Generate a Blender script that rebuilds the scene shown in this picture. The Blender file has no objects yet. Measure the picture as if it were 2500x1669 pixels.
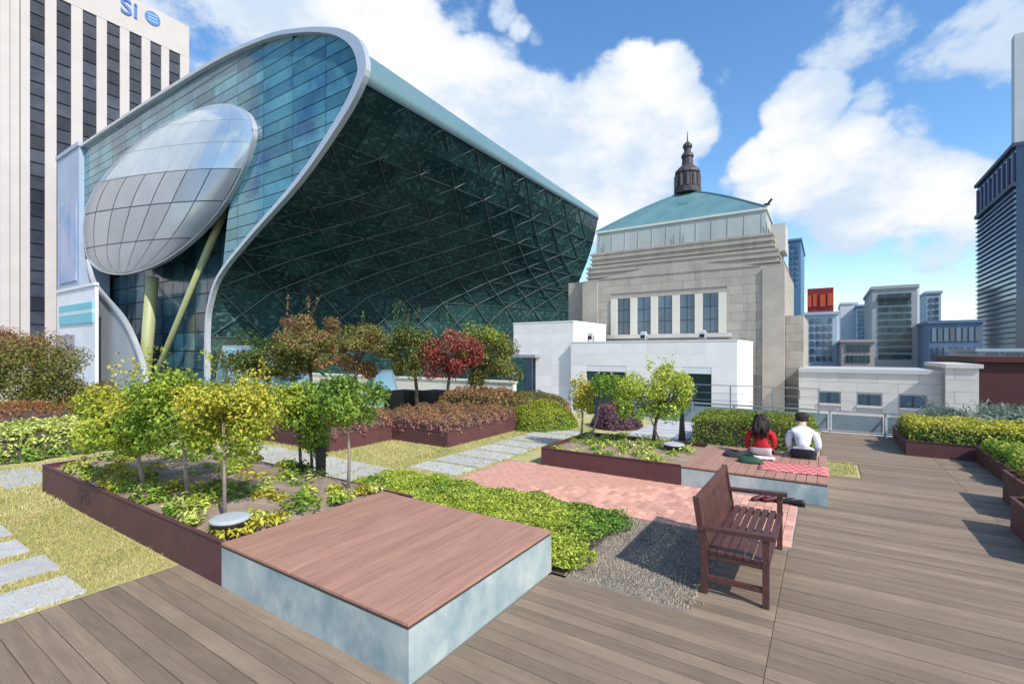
import bpy, math, random
import numpy as np
from mathutils import Vector
R = math.radians
sc = bpy.context.scene
COL = sc.collection

# ------------------------------------------------------------------ camera
F_PX, HOR, EYE, YAW = 1170.0, 858.0, 2.3, R(33.2)     # focal length and horizon row in pixels of the 2500 px wide photograph
cc, ss = math.cos(YAW), math.sin(YAW)
cam = bpy.data.cameras.new('camera'); cam_o = bpy.data.objects.new('camera', cam); COL.objects.link(cam_o)
cam.sensor_width = 36.0; cam.lens = 36.0 * F_PX / 2500.0
cam.shift_y = (HOR - 834.5) / 2500.0
cam.clip_start = 0.1; cam.clip_end = 6000
cam_o.location = (0, 0, EYE); cam_o.rotation_euler = (R(90), 0, YAW - R(90))
sc.camera = cam_o

# ------------------------------------------------------------------ light and sky
SUN = Vector((-0.31, -0.88, 0.87)).normalized()
sun = bpy.data.lights.new('sun', 'SUN'); sun.energy = 3.5; sun.angle = R(0.55); sun.color = (1.0, 0.955, 0.88)
sun_o = bpy.data.objects.new('sun', sun); COL.objects.link(sun_o)
sun_o.rotation_euler = (-SUN).to_track_quat('-Z', 'Y').to_euler(); sun_o.location = (0, 0, 60)
sc.view_settings.view_transform = 'Standard'; sc.view_settings.look = 'None'
sc.view_settings.gamma = 1.0; sc.view_settings.use_curve_mapping = False
sc.view_settings.exposure = 0.5

def ray(x, y):
    r = (x - 1250) / F_PX
    return Vector((cc + r * ss, ss - r * cc, (HOR - y) / F_PX))
def ground(x, y, z=0.0):
    d = ray(x, y); t = (z - EYE) / d.z
    return Vector((d.x * t, d.y * t, z))
def on_x(x, y, X):
    d = ray(x, y); t = X / d.x
    return Vector((X, d.y * t, EYE + d.z * t))
def on_y(x, y, Y):
    d = ray(x, y); t = Y / d.y
    return Vector((d.x * t, Y, EYE + d.z * t))
def at_depth(x, y, t):
    d = ray(x, y)
    return Vector((d.x * t, d.y * t, EYE + d.z * t))
K = 2500 / 2349.0

def make_world():
    w = bpy.data.worlds.new('World'); sc.world = w; w.use_nodes = True
    nt = w.node_tree; nt.nodes.clear()
    N, L = nt.nodes.new, nt.links.new
    out = N('ShaderNodeOutputWorld')
    sky = N('ShaderNodeTexSky'); sky.sky_type = 'NISHITA'; sky.sun_disc = False
    sky.sun_elevation = math.asin(SUN.z)
    sky.sun_rotation = math.atan2(SUN.x, SUN.y)
    sky.air_density = 1.0; sky.dust_density = 0.4; sky.ozone_density = 1.6
    hs = N('ShaderNodeHueSaturation'); hs.inputs['Saturation'].default_value = 1.22; hs.inputs['Value'].default_value = 1.12
    L(sky.outputs[0], hs.inputs['Color'])
    b1 = N('ShaderNodeBackground'); b1.inputs[1].default_value = 0.15; L(hs.outputs[0], b1.inputs[0])
    tc = N('ShaderNodeTexCoord')
    nrm = N('ShaderNodeVectorMath'); nrm.operation = 'NORMALIZE'; L(tc.outputs['Generated'], nrm.inputs[0])
    D = nrm.outputs[0]
    def math_(op, a, b=None, clamp=False):
        m = N('ShaderNodeMath'); m.operation = op; m.use_clamp = clamp
        for i, v in enumerate((a, b)):
            if v is None: continue
            if isinstance(v, (int, float)): m.inputs[i].default_value = v
            else: L(v, m.inputs[i])
        return m.outputs[0]
    def rng(v, a, b, c, d, smooth=True):
        m = N('ShaderNodeMapRange'); m.interpolation_type = 'SMOOTHSTEP' if smooth else 'LINEAR'
        L(v, m.inputs[0])
        for i, q in enumerate((a, b, c, d)): m.inputs[i + 1].default_value = q
        return m.outputs[0]
    def dot(v):
        m = N('ShaderNodeVectorMath'); m.operation = 'DOT_PRODUCT'; L(D, m.inputs[0]); m.inputs[1].default_value = v
        return m.outputs['Value']
    def noise(scale, det, rough=0.55, stretch=None, off=(0, 0, 0)):
        n = N('ShaderNodeTexNoise'); n.inputs['Scale'].default_value = scale
        n.inputs['Detail'].default_value = det; n.inputs['Roughness'].default_value = rough
        mp = N('ShaderNodeMapping'); L(D, mp.inputs[0]); mp.inputs['Location'].default_value = off
        if stretch: mp.inputs['Scale'].default_value = stretch
        L(mp.outputs[0], n.inputs['Vector'])
        return n.outputs[0]
    # the clouds stand where the photograph shows them: (pixel x, y, angular radius in degrees, weight)
    blobs = [(520, 10, 11, .75), (700, 0, 11, .85), (860, 20, 9, .9), (980, 20, 7, .9), (1040, -40, 7, .8), (420, 90, 8, .45), (500, 140, 6, .55),
             (930, 130, 6, .95), (1010, 150, 5, 1), (1080, 180, 5, 1), (1150, 200, 5, 1), (1230, 225, 4, 1.), (1290, 250, 4, .95), (1180, 290, 8, 1), (1330, 330, 7, 1),
             (1400, 320, 6, 1.1), (1480, 270, 6, 1.1), (1540, 215, 4.5, 1.05), (1620, 215, 4.2, 1.05), (1650, 290, 4.5, 1.05), (1680, 330, 3.5, .9), (1560, 380, 7, 1.1), (1420, 430, 9, 1.1), (1550, 470, 5, .9),
             (1960, 275, 4.0, 1.0), (2010, 245, 2.8, .9), (1930, 340, 3.4, .9), (1840, 410, 3.0, 1), (1850, 470, 3.2, 1.0), (1960, 420, 5, 1.05), (2070, 400, 5.5, 1.0), (1790, 450, 2.2, .7),
             (2190, 440, 4.6, 1.0), (2280, 470, 4.4, 1.05), (2340, 520, 4.2, .95), (2100, 510, 6, .9), (2280, 580, 5, .85), (2030, 600, 4, .65), (2190, 320, 3.6, .7), (2120, 270, 3, .65),
             (2080, 60, 4, .52), (2030, 130, 3.5, .50), (2180, 20, 4, .45), (2330, 130, 3.6, .58), (2440, 80, 4.5, .62), (2260, 170, 3, .5),
             (1225, 30, 2.0, .62), (1270, 70, 1.6, .60), (1310, 90, 1.2, .5), (1760, 190, 1.6, .45)]
    tot = None
    for (x, y, rad, wt) in blobs:
        v = ray(x, y).normalized()
        m = math_('MULTIPLY', rng(dot(v), math.cos(R(rad * 1.25)), math.cos(R(rad * .15)), 0, 1), wt)
        tot = m if tot is None else math_('MAXIMUM', tot, m)
    # the same broken cumulus goes on over the rest of the sky
    fwd = Vector((cc, ss, .3)).normalized()
    away = rng(dot(fwd), math.cos(R(66)), math.cos(R(50)), 1, 0)
    big = rng(noise(1.6, 2), .42, .66, 0, 1)
    tot = math_('MAXIMUM', tot, math_('MULTIPLY', big, away))
    n1 = noise(5.5, 9, .6, (1, 1, 1.5))
    n2 = noise(15, 6, .6, (1, 1, 1.4), (3, 1, 2))
    nn = math_('ADD', math_('MULTIPLY', n1, .75), math_('MULTIPLY', n2, .25))
    dens = math_('ADD', tot, math_('MULTIPLY', math_('SUBTRACT', nn, .5), 2.3))
    mask = rng(dens, .38, .72, 0, 1)
    shade = rng(math_('ADD', dens, math_('MULTIPLY', math_('SUBTRACT', noise(4.2, 5, .55, (1, 1, 2.2), (9, 4, 7)), .5), 2.6)),   .45, 1.35, 0, 1)
    cm = N('ShaderNodeMix'); cm.data_type = 'RGBA'; L(shade, cm.inputs[0])
    cm.inputs[6].default_value = (.58, .70, .86, 1); cm.inputs[7].default_value = (.93, .935, .95, 1)
    b2 = N('ShaderNodeBackground'); L(cm.outputs[2], b2.inputs[0]); b2.inputs[1].default_value = 0.78
    mx = N('ShaderNodeMixShader'); L(mask, mx.inputs[0]); L(b1.outputs[0], mx.inputs[1]); L(b2.outputs[0], mx.inputs[2])
    L(mx.outputs[0], out.inputs[0])
make_world()

# ------------------------------------------------------------------ materials
MATS = {}
def mat(name, col, rough=.7, metal=0.0, spec=.5, var=None, vscale=3.0, stretch=None, rnd=0.0, island=0.0, bump=0.0, bscale=40.0,
        trans=0.0, spots=None, bstretch=None):
    """procedural principled material: base colour mixed with `var` by noise in metres, per-object / per-leaf brightness change, fine bump"""
    if name in MATS: return MATS[name]
    m = bpy.data.materials.new(name); m.use_nodes = True; MATS[name] = m
    nt = m.node_tree; N, L = nt.nodes.new, nt.links.new
    p = nt.nodes['Principled BSDF']; out = nt.nodes['Material Output']
    p.inputs['Roughness'].default_value = rough; p.inputs['Metallic'].default_value = metal
    p.inputs['Specular IOR Level'].default_value = spec
    geo = N('ShaderNodeNewGeometry')
    pos = geo.outputs['Position']
    def mapped(st):
        if not st: return pos
        mp = N('ShaderNodeMapping'); L(pos, mp.inputs[0]); mp.inputs['Scale'].default_value = st
        return mp.outputs[0]
    rgb = N('ShaderNodeRGB'); rgb.outputs[0].default_value = (*col, 1); cur = rgb.outputs[0]
    if var:
        n = N('ShaderNodeTexNoise'); n.inputs['Scale'].default_value = vscale; n.inputs['Detail'].default_value = 7; n.inputs['Roughness'].default_value = .62
        v = mapped(stretch)
        if rnd:
            oi0 = N('ShaderNodeObjectInfo'); ad = N('ShaderNodeVectorMath'); ad.operation = 'ADD'
            sca = N('ShaderNodeMath'); sca.operation = 'MULTIPLY'; L(oi0.outputs['Random'], sca.inputs[0]); sca.inputs[1].default_value = 37.0
            L(v, ad.inputs[0]); L(sca.outputs[0], ad.inputs[1]); v = ad.outputs[0]
        L(v, n.inputs['Vector'])
        mr = N('ShaderNodeMapRange'); L(n.outputs[0], mr.inputs[0]); mr.inputs[1].default_value = .34; mr.inputs[2].default_value = .66
        mx = N('ShaderNodeMix'); mx.data_type = 'RGBA'; L(mr.outputs[0], mx.inputs[0]); L(cur, mx.inputs[6]); mx.inputs[7].default_value = (*var, 1)
        cur = mx.outputs[2]
    if spots:                                            # (colour, scale, threshold low, high)
        n = N('ShaderNodeTexNoise'); n.inputs['Scale'].default_value = spots[1]; n.inputs['Detail'].default_value = 5; n.inputs['Roughness'].default_value = .7
        L(mapped(spots[4] if len(spots) > 4 else None), n.inputs['Vector'])
        mr = N('ShaderNodeMapRange'); L(n.outputs[0], mr.inputs[0]); mr.inputs[1].default_value = spots[2]; mr.inputs[2].default_value = spots[3]
        mx = N('ShaderNodeMix'); mx.data_type = 'RGBA'; L(mr.outputs[0], mx.inputs[0]); L(cur, mx.inputs[6]); mx.inputs[7].default_value = (*spots[0], 1)
        cur = mx.outputs[2]
    for amt, src in ((rnd, 'o'), (island, 'i')):
        if amt:
            if src == 'o': s = N('ShaderNodeObjectInfo').outputs['Random']
            else: s = geo.outputs['Random Per Island']
            mr = N('ShaderNodeMapRange'); L(s, mr.inputs[0]); mr.inputs[3].default_value = 1 - amt; mr.inputs[4].default_value = 1 + amt
            vm = N('ShaderNodeVectorMath'); vm.operation = 'SCALE'; L(cur, vm.inputs[0]); L(mr.outputs[0], vm.inputs['Scale']); cur = vm.outputs[0]
    L(cur, p.inputs['Base Color'])
    if bump:
        n = N('ShaderNodeTexNoise'); n.inputs['Scale'].default_value = bscale; n.inputs['Detail'].default_value = 5
        L(mapped(bstretch), n.inputs['Vector'])
        b = N('ShaderNodeBump'); b.inputs['Strength'].default_value = bump; b.inputs['Distance'].default_value = .02
        L(n.outputs[0], b.inputs['Height']); L(b.outputs[0], p.inputs['Normal'])
    if trans:
        t = N('ShaderNodeBsdfTranslucent'); L(cur, t.inputs[0])
        mx = N('ShaderNodeMixShader'); mx.inputs[0].default_value = trans
        L(p.outputs[0], mx.inputs[1]); L(t.outputs[0], mx.inputs[2]); L(mx.outputs[0], out.inputs[0])
    return m
def leafmat(name, col, var, vs=2.2, island=.38, trans=.3):
    return mat(name, col, rough=.55, spec=.35, var=var, vscale=vs, island=island, trans=trans)

M_deck = mat('weathered_deck', (.270, .197, .136), .75, var=(.195, .145, .102), vscale=5, stretch=(3, .35, 3), rnd=.20, bump=.35, bscale=60, bstretch=(1, .06, 1), spots=((.20, .145, .10), .7, .5, .75))
M_plat = mat('brown_composite_board', (.43, .235, .17), .6, var=(.34, .175, .125), vscale=6, stretch=(.3, 3, 3), rnd=.09, bump=.25, bscale=70, bstretch=(.06, 1, 1))
M_zinc = mat('blue_patina_zinc', (.26, .36, .385), .5, .15, .4, var=(.50, .545, .53), vscale=2.6, stretch=(1, 1, .8), bump=.12, bscale=9, spots=((.17, .27, .33), 2.0, .50, .74, (1.0, 1.0, .7)))
M_gapshade = mat('board_gap_shade', (.06, .045, .04), .6)
M_corten = mat('corten_steel', (.115, .040, .040), .75, var=(.08, .030, .033), vscale=4, bump=.2, bscale=30, spots=((.17, .06, .045), 2, .55, .8))
M_soil = mat('dry_planting_soil', (.36, .27, .20), .95, var=(.22, .16, .115), vscale=5, bump=.8, bscale=28)
M_lawn = mat('dry_lawn', (.50, .43, .19), .95, var=(.38, .37, .14), vscale=1.6, bump=.6, bscale=70, spots=((.55, .46, .24), 4, .5, .75))
M_blade = mat('dry_grass_blade', (.58, .50, .22), .8, var=(.42, .42, .14), vscale=1.4, island=.35, trans=.25)
M_slab = mat('grey_stone_slab', (.50, .50, .51), .8, var=(.42, .42, .43), vscale=4, rnd=.08, bump=.25, bscale=50)
M_brick = mat('pink_paving_brick', (.70, .375, .275), .85, var=(.58, .295, .22), vscale=9, rnd=.24, bump=.3, bscale=60)
M_joint = mat('sandy_joint', (.50, .38, .32), .95)
M_gravel = mat('grey_gravel', (.27, .22, .175), .95, var=(.18, .15, .12), vscale=9, bump=1.0, bscale=45, island=.35)
M_wood = mat('dark_red_teak', (.105, .04, .032), .5, var=(.065, .026, .024), vscale=7, stretch=(.5, 3, 3), rnd=.15, bump=.15, bscale=50)
M_white = mat('white_wall_tile', (.83, .795, .74), .55, var=(.76, .725, .675), vscale=1.4, rnd=.05, bump=.05, bscale=20)
M_wjoint = mat('white_wall_joint', (.70, .70, .69), .8)
M_stone = mat('grey_granite', (.42, .375, .315), .8, var=(.335, .30, .252), vscale=1.1, rnd=.05, bump=.2, bscale=14, spots=((.22, .205, .19), .9, .54, .8, (1.6, 1.6, .25)))
M_stonej = mat('granite_joint', (.25, .235, .22), .9)
M_stone2 = mat('pale_granite', (.53, .505, .46), .8, var=(.45, .43, .395), vscale=1.2, rnd=.04, bump=.15, bscale=14)
M_copper = mat('green_copper_roof', (.15, .285, .285), .5, .1, var=(.10, .21, .24), vscale=.9, bump=.1, bscale=8)
M_zroof = mat('pale_copper_skirt', (.42, .45, .425), .6, .1, var=(.33, .365, .345), vscale=.9, stretch=(1, 1, .4))
M_lantern = mat('dark_copper_lantern', (.04, .037, .04), .6, .2, var=(.085, .075, .075), vscale=2)
M_winglass = mat('blue_window_glass', (.045, .075, .11), .08, 0, .8, var=(.09, .14, .19), vscale=.8, rnd=.3)
M_darkglass = mat('dark_door_glass', (.02, .04, .042), .08, 0, .7, var=(.035, .085, .08), vscale=.7)
M_frame = mat('cream_window_pier', (.60, .575, .49), .7)
M_steel = mat('brushed_steel', (.42, .45, .47), .35, .8)
M_railglass = mat('railing_glass', (.24, .31, .33), .08, 0, .6, var=(.17, .23, .25), vscale=.9)
M_black = mat('black_plastic', (.015, .015, .017), .5)
M_lampgrey = mat('pale_grey_lamp', (.52, .55, .57), .4, .2)
M_bark = mat('grey_bark', (.33, .275, .235), .9, var=(.20, .165, .14), vscale=10, stretch=(1, 1, .3))
M_barkd = mat('dark_bark', (.10, .08, .065), .9, var=(.06, .05, .04), vscale=9)
# the curled glass hall
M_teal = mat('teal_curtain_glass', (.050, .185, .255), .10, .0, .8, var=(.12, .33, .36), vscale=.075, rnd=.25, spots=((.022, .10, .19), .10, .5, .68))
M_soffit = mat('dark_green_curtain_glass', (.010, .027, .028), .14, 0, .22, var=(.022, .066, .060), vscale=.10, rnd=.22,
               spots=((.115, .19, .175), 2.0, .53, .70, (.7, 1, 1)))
M_edge = mat('teal_sky_sheen_edge', (.19, .30, .32), .35, .2, .5, var=(.13, .235, .26), vscale=.05, stretch=(1, .1, .1), rnd=.10)  # paler teal stands in for sky reflected along the curled edge
M_truss = mat('lattice_steel', (.075, .10, .10), .5, .2)
M_rim = mat('silver_rim', (.56, .60, .63), .35, .45)
M_mull = mat('dark_mullion', (.035, .06, .07), .5, .3)
M_bub = mat('silver_panel', (.36, .41, .46), .25, .5, .5, rnd=.12, var=(.43, .47, .52), vscale=.2)
M_bubglass = mat('pale_sky_glass', (.42, .54, .66), .12, .4, .6, rnd=.04, var=(.56, .65, .73), vscale=.12)
M_bubjoint = mat('panel_joint', (.16, .18, .20), .6)
M_recess = mat('navy_recess_glass', (.022, .055, .105), .1, 0, .7, var=(.09, .22, .25), vscale=.12, rnd=.4)
M_column = mat('olive_column', (.36, .38, .19), .5)
M_greywall = mat('grey_metal_wall', (.40, .42, .44), .6, .1, var=(.33, .35, .37), vscale=.3, stretch=(1, 1, .1))

# ------------------------------------------------------------------ helpers
def tag(o, label=None, cat=None, group=None, kind=None):
    if label: o['label'] = label
    if cat: o['category'] = cat
    if group: o['group'] = group
    if kind: o['kind'] = kind
    return o
def wloc(o):
    v = Vector((0, 0, 0))
    while o is not None:
        v += o.location; o = o.parent
    return v
def empty(name, loc, label=None, cat=None, group=None, kind=None, parent=None):
    o = bpy.data.objects.new(name, None); COL.objects.link(o); o.empty_display_size = .2
    o.parent = parent
    o.location = Vector(loc) - (wloc(parent) if parent else Vector())
    return tag(o, label, cat, group, kind)
class MB:
    def __init__(s): s.v = []; s.f = []; s.m = []; s.cm = 0
    def add(s, vs, fs):
        b = len(s.v); s.v += [tuple(q) for q in vs]; s.f += [tuple(b + i for i in f) for f in fs]; s.m += [s.cm] * len(fs); return s
    def box(s, x0, x1, y0, y1, z0, z1):
        return s.add([(x0, y0, z0), (x1, y0, z0), (x1, y1, z0), (x0, y1, z0), (x0, y0, z1), (x1, y0, z1), (x1, y1, z1), (x0, y1, z1)],
                     [(0, 3, 2, 1), (4, 5, 6, 7), (0, 1, 5, 4), (1, 2, 6, 5), (2, 3, 7, 6), (3, 0, 4, 7)])
    def bar(s, a, b, w, h=None):
        """square bar between two points"""
        a, b = Vector(a), Vector(b); d = (b - a).normalized(); h = h or w
        up = Vector((0, 0, 1)) if abs(d.z) < .9 else Vector((1, 0, 0))
        e = d.cross(up).normalized() * (w / 2); u = e.cross(d).normalized() * (h / 2)
        q = [a - e - u, a + e - u, a + e + u, a - e + u, b - e - u, b + e - u, b + e + u, b - e + u]
        return s.add(q, [(0, 3, 2, 1), (4, 5, 6, 7), (0, 1, 5, 4), (1, 2, 6, 5), (2, 3, 7, 6), (3, 0, 4, 7)])
    def tube(s, pts, rs, n=8):
        pts = [Vector(p) for p in pts]; rings = []
        for i, p in enumerate(pts):
            d = (pts[min(i + 1, len(pts) - 1)] - pts[max(i - 1, 0)]).normalized()
            up = Vector((0, 0, 1)) if abs(d.z) < .9 else Vector((1, 0, 0))
            e = d.cross(up).normalized(); u = e.cross(d).normalized()
            rings.append([p + (e * math.cos(2 * math.pi * k / n) + u * math.sin(2 * math.pi * k / n)) * rs[i] for k in range(n)])
        vs = [q for r in rings for q in r]; fs = []
        for i in range(len(pts) - 1):
            for k in range(n):
                fs.append((i * n + k, i * n + (k + 1) % n, (i + 1) * n + (k + 1) % n, (i + 1) * n + k))
        fs.append(tuple(range(n))[::-1]); fs.append(tuple((len(pts) - 1) * n + k for k in range(n)))
        return s.add(vs, fs)
    def lathe(s, c, prof, n=16, sq=False, rot=0.0):
        """profile [(radius, z)] turned about the vertical through c"""
        vs = []; fs = []
        for (r, z) in prof:
            for k in range(n):
                a = 2 * math.pi * k / n + rot
                vs.append((c[0] + r * math.cos(a), c[1] + r * math.sin(a), c[2] + z))
        for i in range(len(prof) - 1):
            for k in range(n):
                fs.append((i * n + k, i * n + (k + 1) % n, (i + 1) * n + (k + 1) % n, (i + 1) * n + k))
        fs.append(tuple(range(n))[::-1]); fs.append(tuple((len(prof) - 1) * n + k for k in range(n)))
        return s.add(vs, fs)
    def prism_x(s, poly, x0, x1):
        """polygon in (y, z) given thickness along x"""
        n = len(poly)
        vs = [(x0, y, z) for y, z in poly] + [(x1, y, z) for y, z in poly]
        fs = [tuple(range(n)), tuple(range(n, 2 * n))[::-1]] + [(i, i + n, (i + 1) % n + n, (i + 1) % n) for i in range(n)]
        return s.add(vs, fs)
    def build(s, name, m, parent=None, smooth=False, mats=None):
        off = wloc(parent) if parent else Vector()
        me = bpy.data.meshes.new(name)
        me.from_pydata([(x - off.x, y - off.y, z - off.z) for x, y, z in s.v], [], s.f)
        for q in (mats or [m]): me.materials.append(q)
        if mats: me.polygons.foreach_set('material_index', s.m)
        if smooth: me.polygons.foreach_set('use_smooth', [True] * len(me.polygons))
        me.update()
        o = bpy.data.objects.new(name, me); COL.objects.link(o); o.parent = parent
        return o
UB = {}
def piece(name, m, parent, x0, x1, y0, y1, z0, z1, bev=0.0):
    """one cheap box piece that shares its mesh with its alikes"""
    key = (m.name, bev)
    if key not in UB:
        b = MB()
        if not bev: b.box(-.5, .5, -.5, .5, -.5, .5)
        else:
            a = .5 - bev
            vs = []
            for (h, z) in ((.5, -.5), (.5, a), (a, .5)):
                vs += [(-h, -h, z), (h, -h, z), (h, h, z), (-h, h, z)]
            fs = [(8, 9, 10, 11), (3, 2, 1, 0)]
            for i in (0, 4):
                for k in range(4): fs.append((i + k, i + (k + 1) % 4, i + 4 + (k + 1) % 4, i + 4 + k))
            b.add(vs, fs)
        o = b.build(name, m); UB[key] = o.data; bpy.data.objects.remove(o)
    o = bpy.data.objects.new(name, UB[key]); COL.objects.link(o); o.parent = parent
    off = wloc(parent) if parent else Vector()
    o.location = Vector(((x0 + x1) / 2, (y0 + y1) / 2, (z0 + z1) / 2)) - off
    o.scale = (abs(x1 - x0), abs(y1 - y0), abs(z1 - z0))
    return o
def struct(name, m, b, label=None):
    o = b.build(name, m); o['kind'] = 'structure'
    if label: o['label'] = label
    return o
def sheet(b, x0, x1, y0, y1, z, step=.5, amp=0.0, seed=0, fn=None):
    """subdivided sheet with small unevenness"""
    rn = random.Random(seed); nx = max(1, int((x1 - x0) / step)); ny = max(1, int((y1 - y0) / step)); vs = []; fs = []
    for j in range(ny + 1):
        for i in range(nx + 1):
            x = x0 + (x1 - x0) * i / nx; y = y0 + (y1 - y0) * j / ny
            e = 0 if i in (0, nx) or j in (0, ny) else 1
            zz = z + e * amp * (rn.random() - .5) + (fn(x, y) if fn else 0)
            vs.append((x, y, zz))
    for j in range(ny):
        for i in range(nx):
            a = j * (nx + 1) + i; fs.append((a, a + 1, a + nx + 2, a + nx + 1))
    return b.add(vs, fs)
def tile_face_x(parent, name, m, X, y0, y1, z0, z1, w, h, thick=.03, gap=.012, holes=(), offset=True, bev=0.0):
    """courses of blocks on a wall face x = X, proud by `thick` towards -x, leaving the holes (y0,y1,z0,z1) free"""
    nz = max(1, round((z1 - z0) / h)); hh = (z1 - z0) / nz; cnt = 0
    for j in range(nz):
        za, zb = z0 + j * hh, z0 + (j + 1) * hh
        cuts = [(y0, y1)]
        for (a, b, c, d) in holes:
            if zb > c + .02 and za < d - .02:
                nc = []
                for (p, q) in cuts:
                    if b <= p or a >= q: nc.append((p, q)); continue
                    if a > p: nc.append((p, a))
                    if b < q: nc.append((b, q))
                cuts = nc
        for (p, q) in cuts:
            y = p - (w / 2 if offset and j % 2 else 0)
            while y < q:
                a, b = max(y, p), min(y + w, q); y += w
                if b - a < .06: continue
                piece(name, m, parent, X - thick, X + .02, a + gap / 2, b - gap / 2, za + gap / 2, zb - gap / 2, bev); cnt += 1
    return cnt
def tile_face_y(parent, name, m, Y, x0, x1, z0, z1, w, h, thick=.03, gap=.012):
    nz = max(1, round((z1 - z0) / h)); hh = (z1 - z0) / nz
    for j in range(nz):
        x = x0 - (w / 2 if j % 2 else 0)
        while x < x1:
            a, b = max(x, x0), min(x + w, x1); x += w
            if b - a < .06: continue
            piece(name, m, parent, a + gap / 2, b - gap / 2, Y - thick, Y + .02, z0 + j * hh + gap / 2, z0 + (j + 1) * hh - gap / 2)

# leaves: numpy built, one mesh for a crown
def leaves(P, Nrm, size, rs, aspect=.55, jit=.9, fold=.18):
    """diamond leaf at each point, roughly facing Nrm"""
    n = len(P)
    nr = Nrm + rs.normal(0, jit, (n, 3)); nr /= np.linalg.norm(nr, axis=1)[:, None] + 1e-9
    t = rs.normal(0, 1, (n, 3)); t -= (t * nr).sum(1)[:, None] * nr; t /= np.linalg.norm(t, axis=1)[:, None] + 1e-9
    b = np.cross(nr, t)
    s = size * (.6 + .8 * rs.random(n))[:, None]
    v = np.empty((n, 4, 3))
    v[:, 0] = P - t * s * .5; v[:, 1] = P + b * s * aspect * .5 + nr * s * fold; v[:, 2] = P + t * s * .5; v[:, 3] = P - b * s * aspect * .5 + nr * s * fold
    return v.reshape(-1, 3)
def quads_obj(name, V, m, parent=None, mats=None, mi=None):
    off = wloc(parent) if parent else Vector()
    V = V - np.array(off)[None, :]
    n = len(V) // 4
    me = bpy.data.meshes.new(name)
    me.vertices.add(len(V)); me.vertices.foreach_set('co', V.astype(np.float32).ravel())
    me.loops.add(4 * n); me.loops.foreach_set('vertex_index', np.arange(4 * n, dtype=np.int32))
    me.polygons.add(n); me.polygons.foreach_set('loop_start', np.arange(0, 4 * n, 4, dtype=np.int32)); me.polygons.foreach_set('loop_total', np.full(n, 4, dtype=np.int32))
    for q in (mats or [m]): me.materials.append(q)
    if mi is not None: me.polygons.foreach_set('material_index', mi.astype(np.int32))
    me.update(calc_edges=True); me.validate()
    o = bpy.data.objects.new(name, me); COL.objects.link(o); o.parent = parent
    return o
def sph(rs, n):
    d = rs.normal(0, 1, (n, 3)); return d / np.linalg.norm(d, axis=1)[:, None]
def crown_points(rs, c, r, nclump, nleaf, clump=.34, flat=1.0):
    c = np.array(c); r = np.array(r)
    cd = sph(rs, nclump); cr = (.35 + .65 * rs.random(nclump) ** .6)[:, None]
    cen = c + cd * cr * r * (1 - clump * .55)
    k = rs.integers(0, nclump, nleaf)
    d = sph(rs, nleaf); rad = (.45 + .55 * rs.random(nleaf))[:, None]
    csz = (clump * (.7 + .6 * rs.random(nclump)))[k][:, None]
    P = cen[k] + d * rad * csz * r * np.array([1, 1, flat])
    nn = d * .6 + (P - c) / r * .6 + np.array([0, 0, .35])
    return P, nn, cen
def tree(base, crown_c, crown_r, leaf_m, label, cat='tree', group=None, name='tree', seed=1, nleaf=2200, lsize=.09, nclump=22,
         bark=None, trunk_r=.03, second=None, fork=.45, sprigs=0, clump=.34, jit=.9):
    rs = np.random.default_rng(seed); rn = random.Random(seed)
    t = empty(name, base, label, cat, group)
    P, nn, cen = crown_points(rs, crown_c, crown_r, nclump, nleaf, clump)
    for k in range(sprigs):                               # loose shoots that break the outline
        a = np.array(crown_c) + np.array([rs.normal(0, .4), rs.normal(0, .4), .75]) * np.array(crown_r)
        e = a + np.array([rs.normal(0, .15), rs.normal(0, .15), .45 + .3 * rs.random()]) * crown_r[2]
        u = rs.random(24)[:, None]; q = a + (e - a) * u + rs.normal(0, .03, (24, 3))
        P = np.vstack([P, q]); nn = np.vstack([nn, sph(rs, 24)])
    V = leaves(P, nn, lsize, rs, jit=jit)
    if second is not None:
        f = (P[:, 2] - crown_c[2]) / crown_r[2] + rs.normal(0, .45, len(P)) + second[1]
        quads_obj('crown', V, None, t, [leaf_m, second[0]], (f > 0).astype(int))
    else: quads_obj('crown', V, leaf_m, t)
    b = Vector(base); c = Vector(crown_c); b2 = MB()
    fk = b.lerp(c, fork * 1.15); fk.z = b.z + (c.z - b.z) * .72
    mid = b.lerp(fk, .5) + Vector((rn.uniform(-.03, .03), rn.uniform(-.03, .03), 0))
    b2.tube([b - Vector((0, 0, .03)), mid, fk, fk.lerp(c, .7)], [trunk_r * 1.25, trunk_r, trunk_r * .85, trunk_r * .35], 8)
    for k in range(min(8, nclump)):
        q = Vector(cen[k]); h = fk.lerp(q, .5) + Vector((0, 0, -.05))
        b2.tube([fk.lerp(b, .05 * (k % 3)), h, q], [trunk_r * .55, trunk_r * .38, trunk_r * .12], 5)
    b2.build('trunk', bark or M_bark, t, True)
    return t
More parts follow.
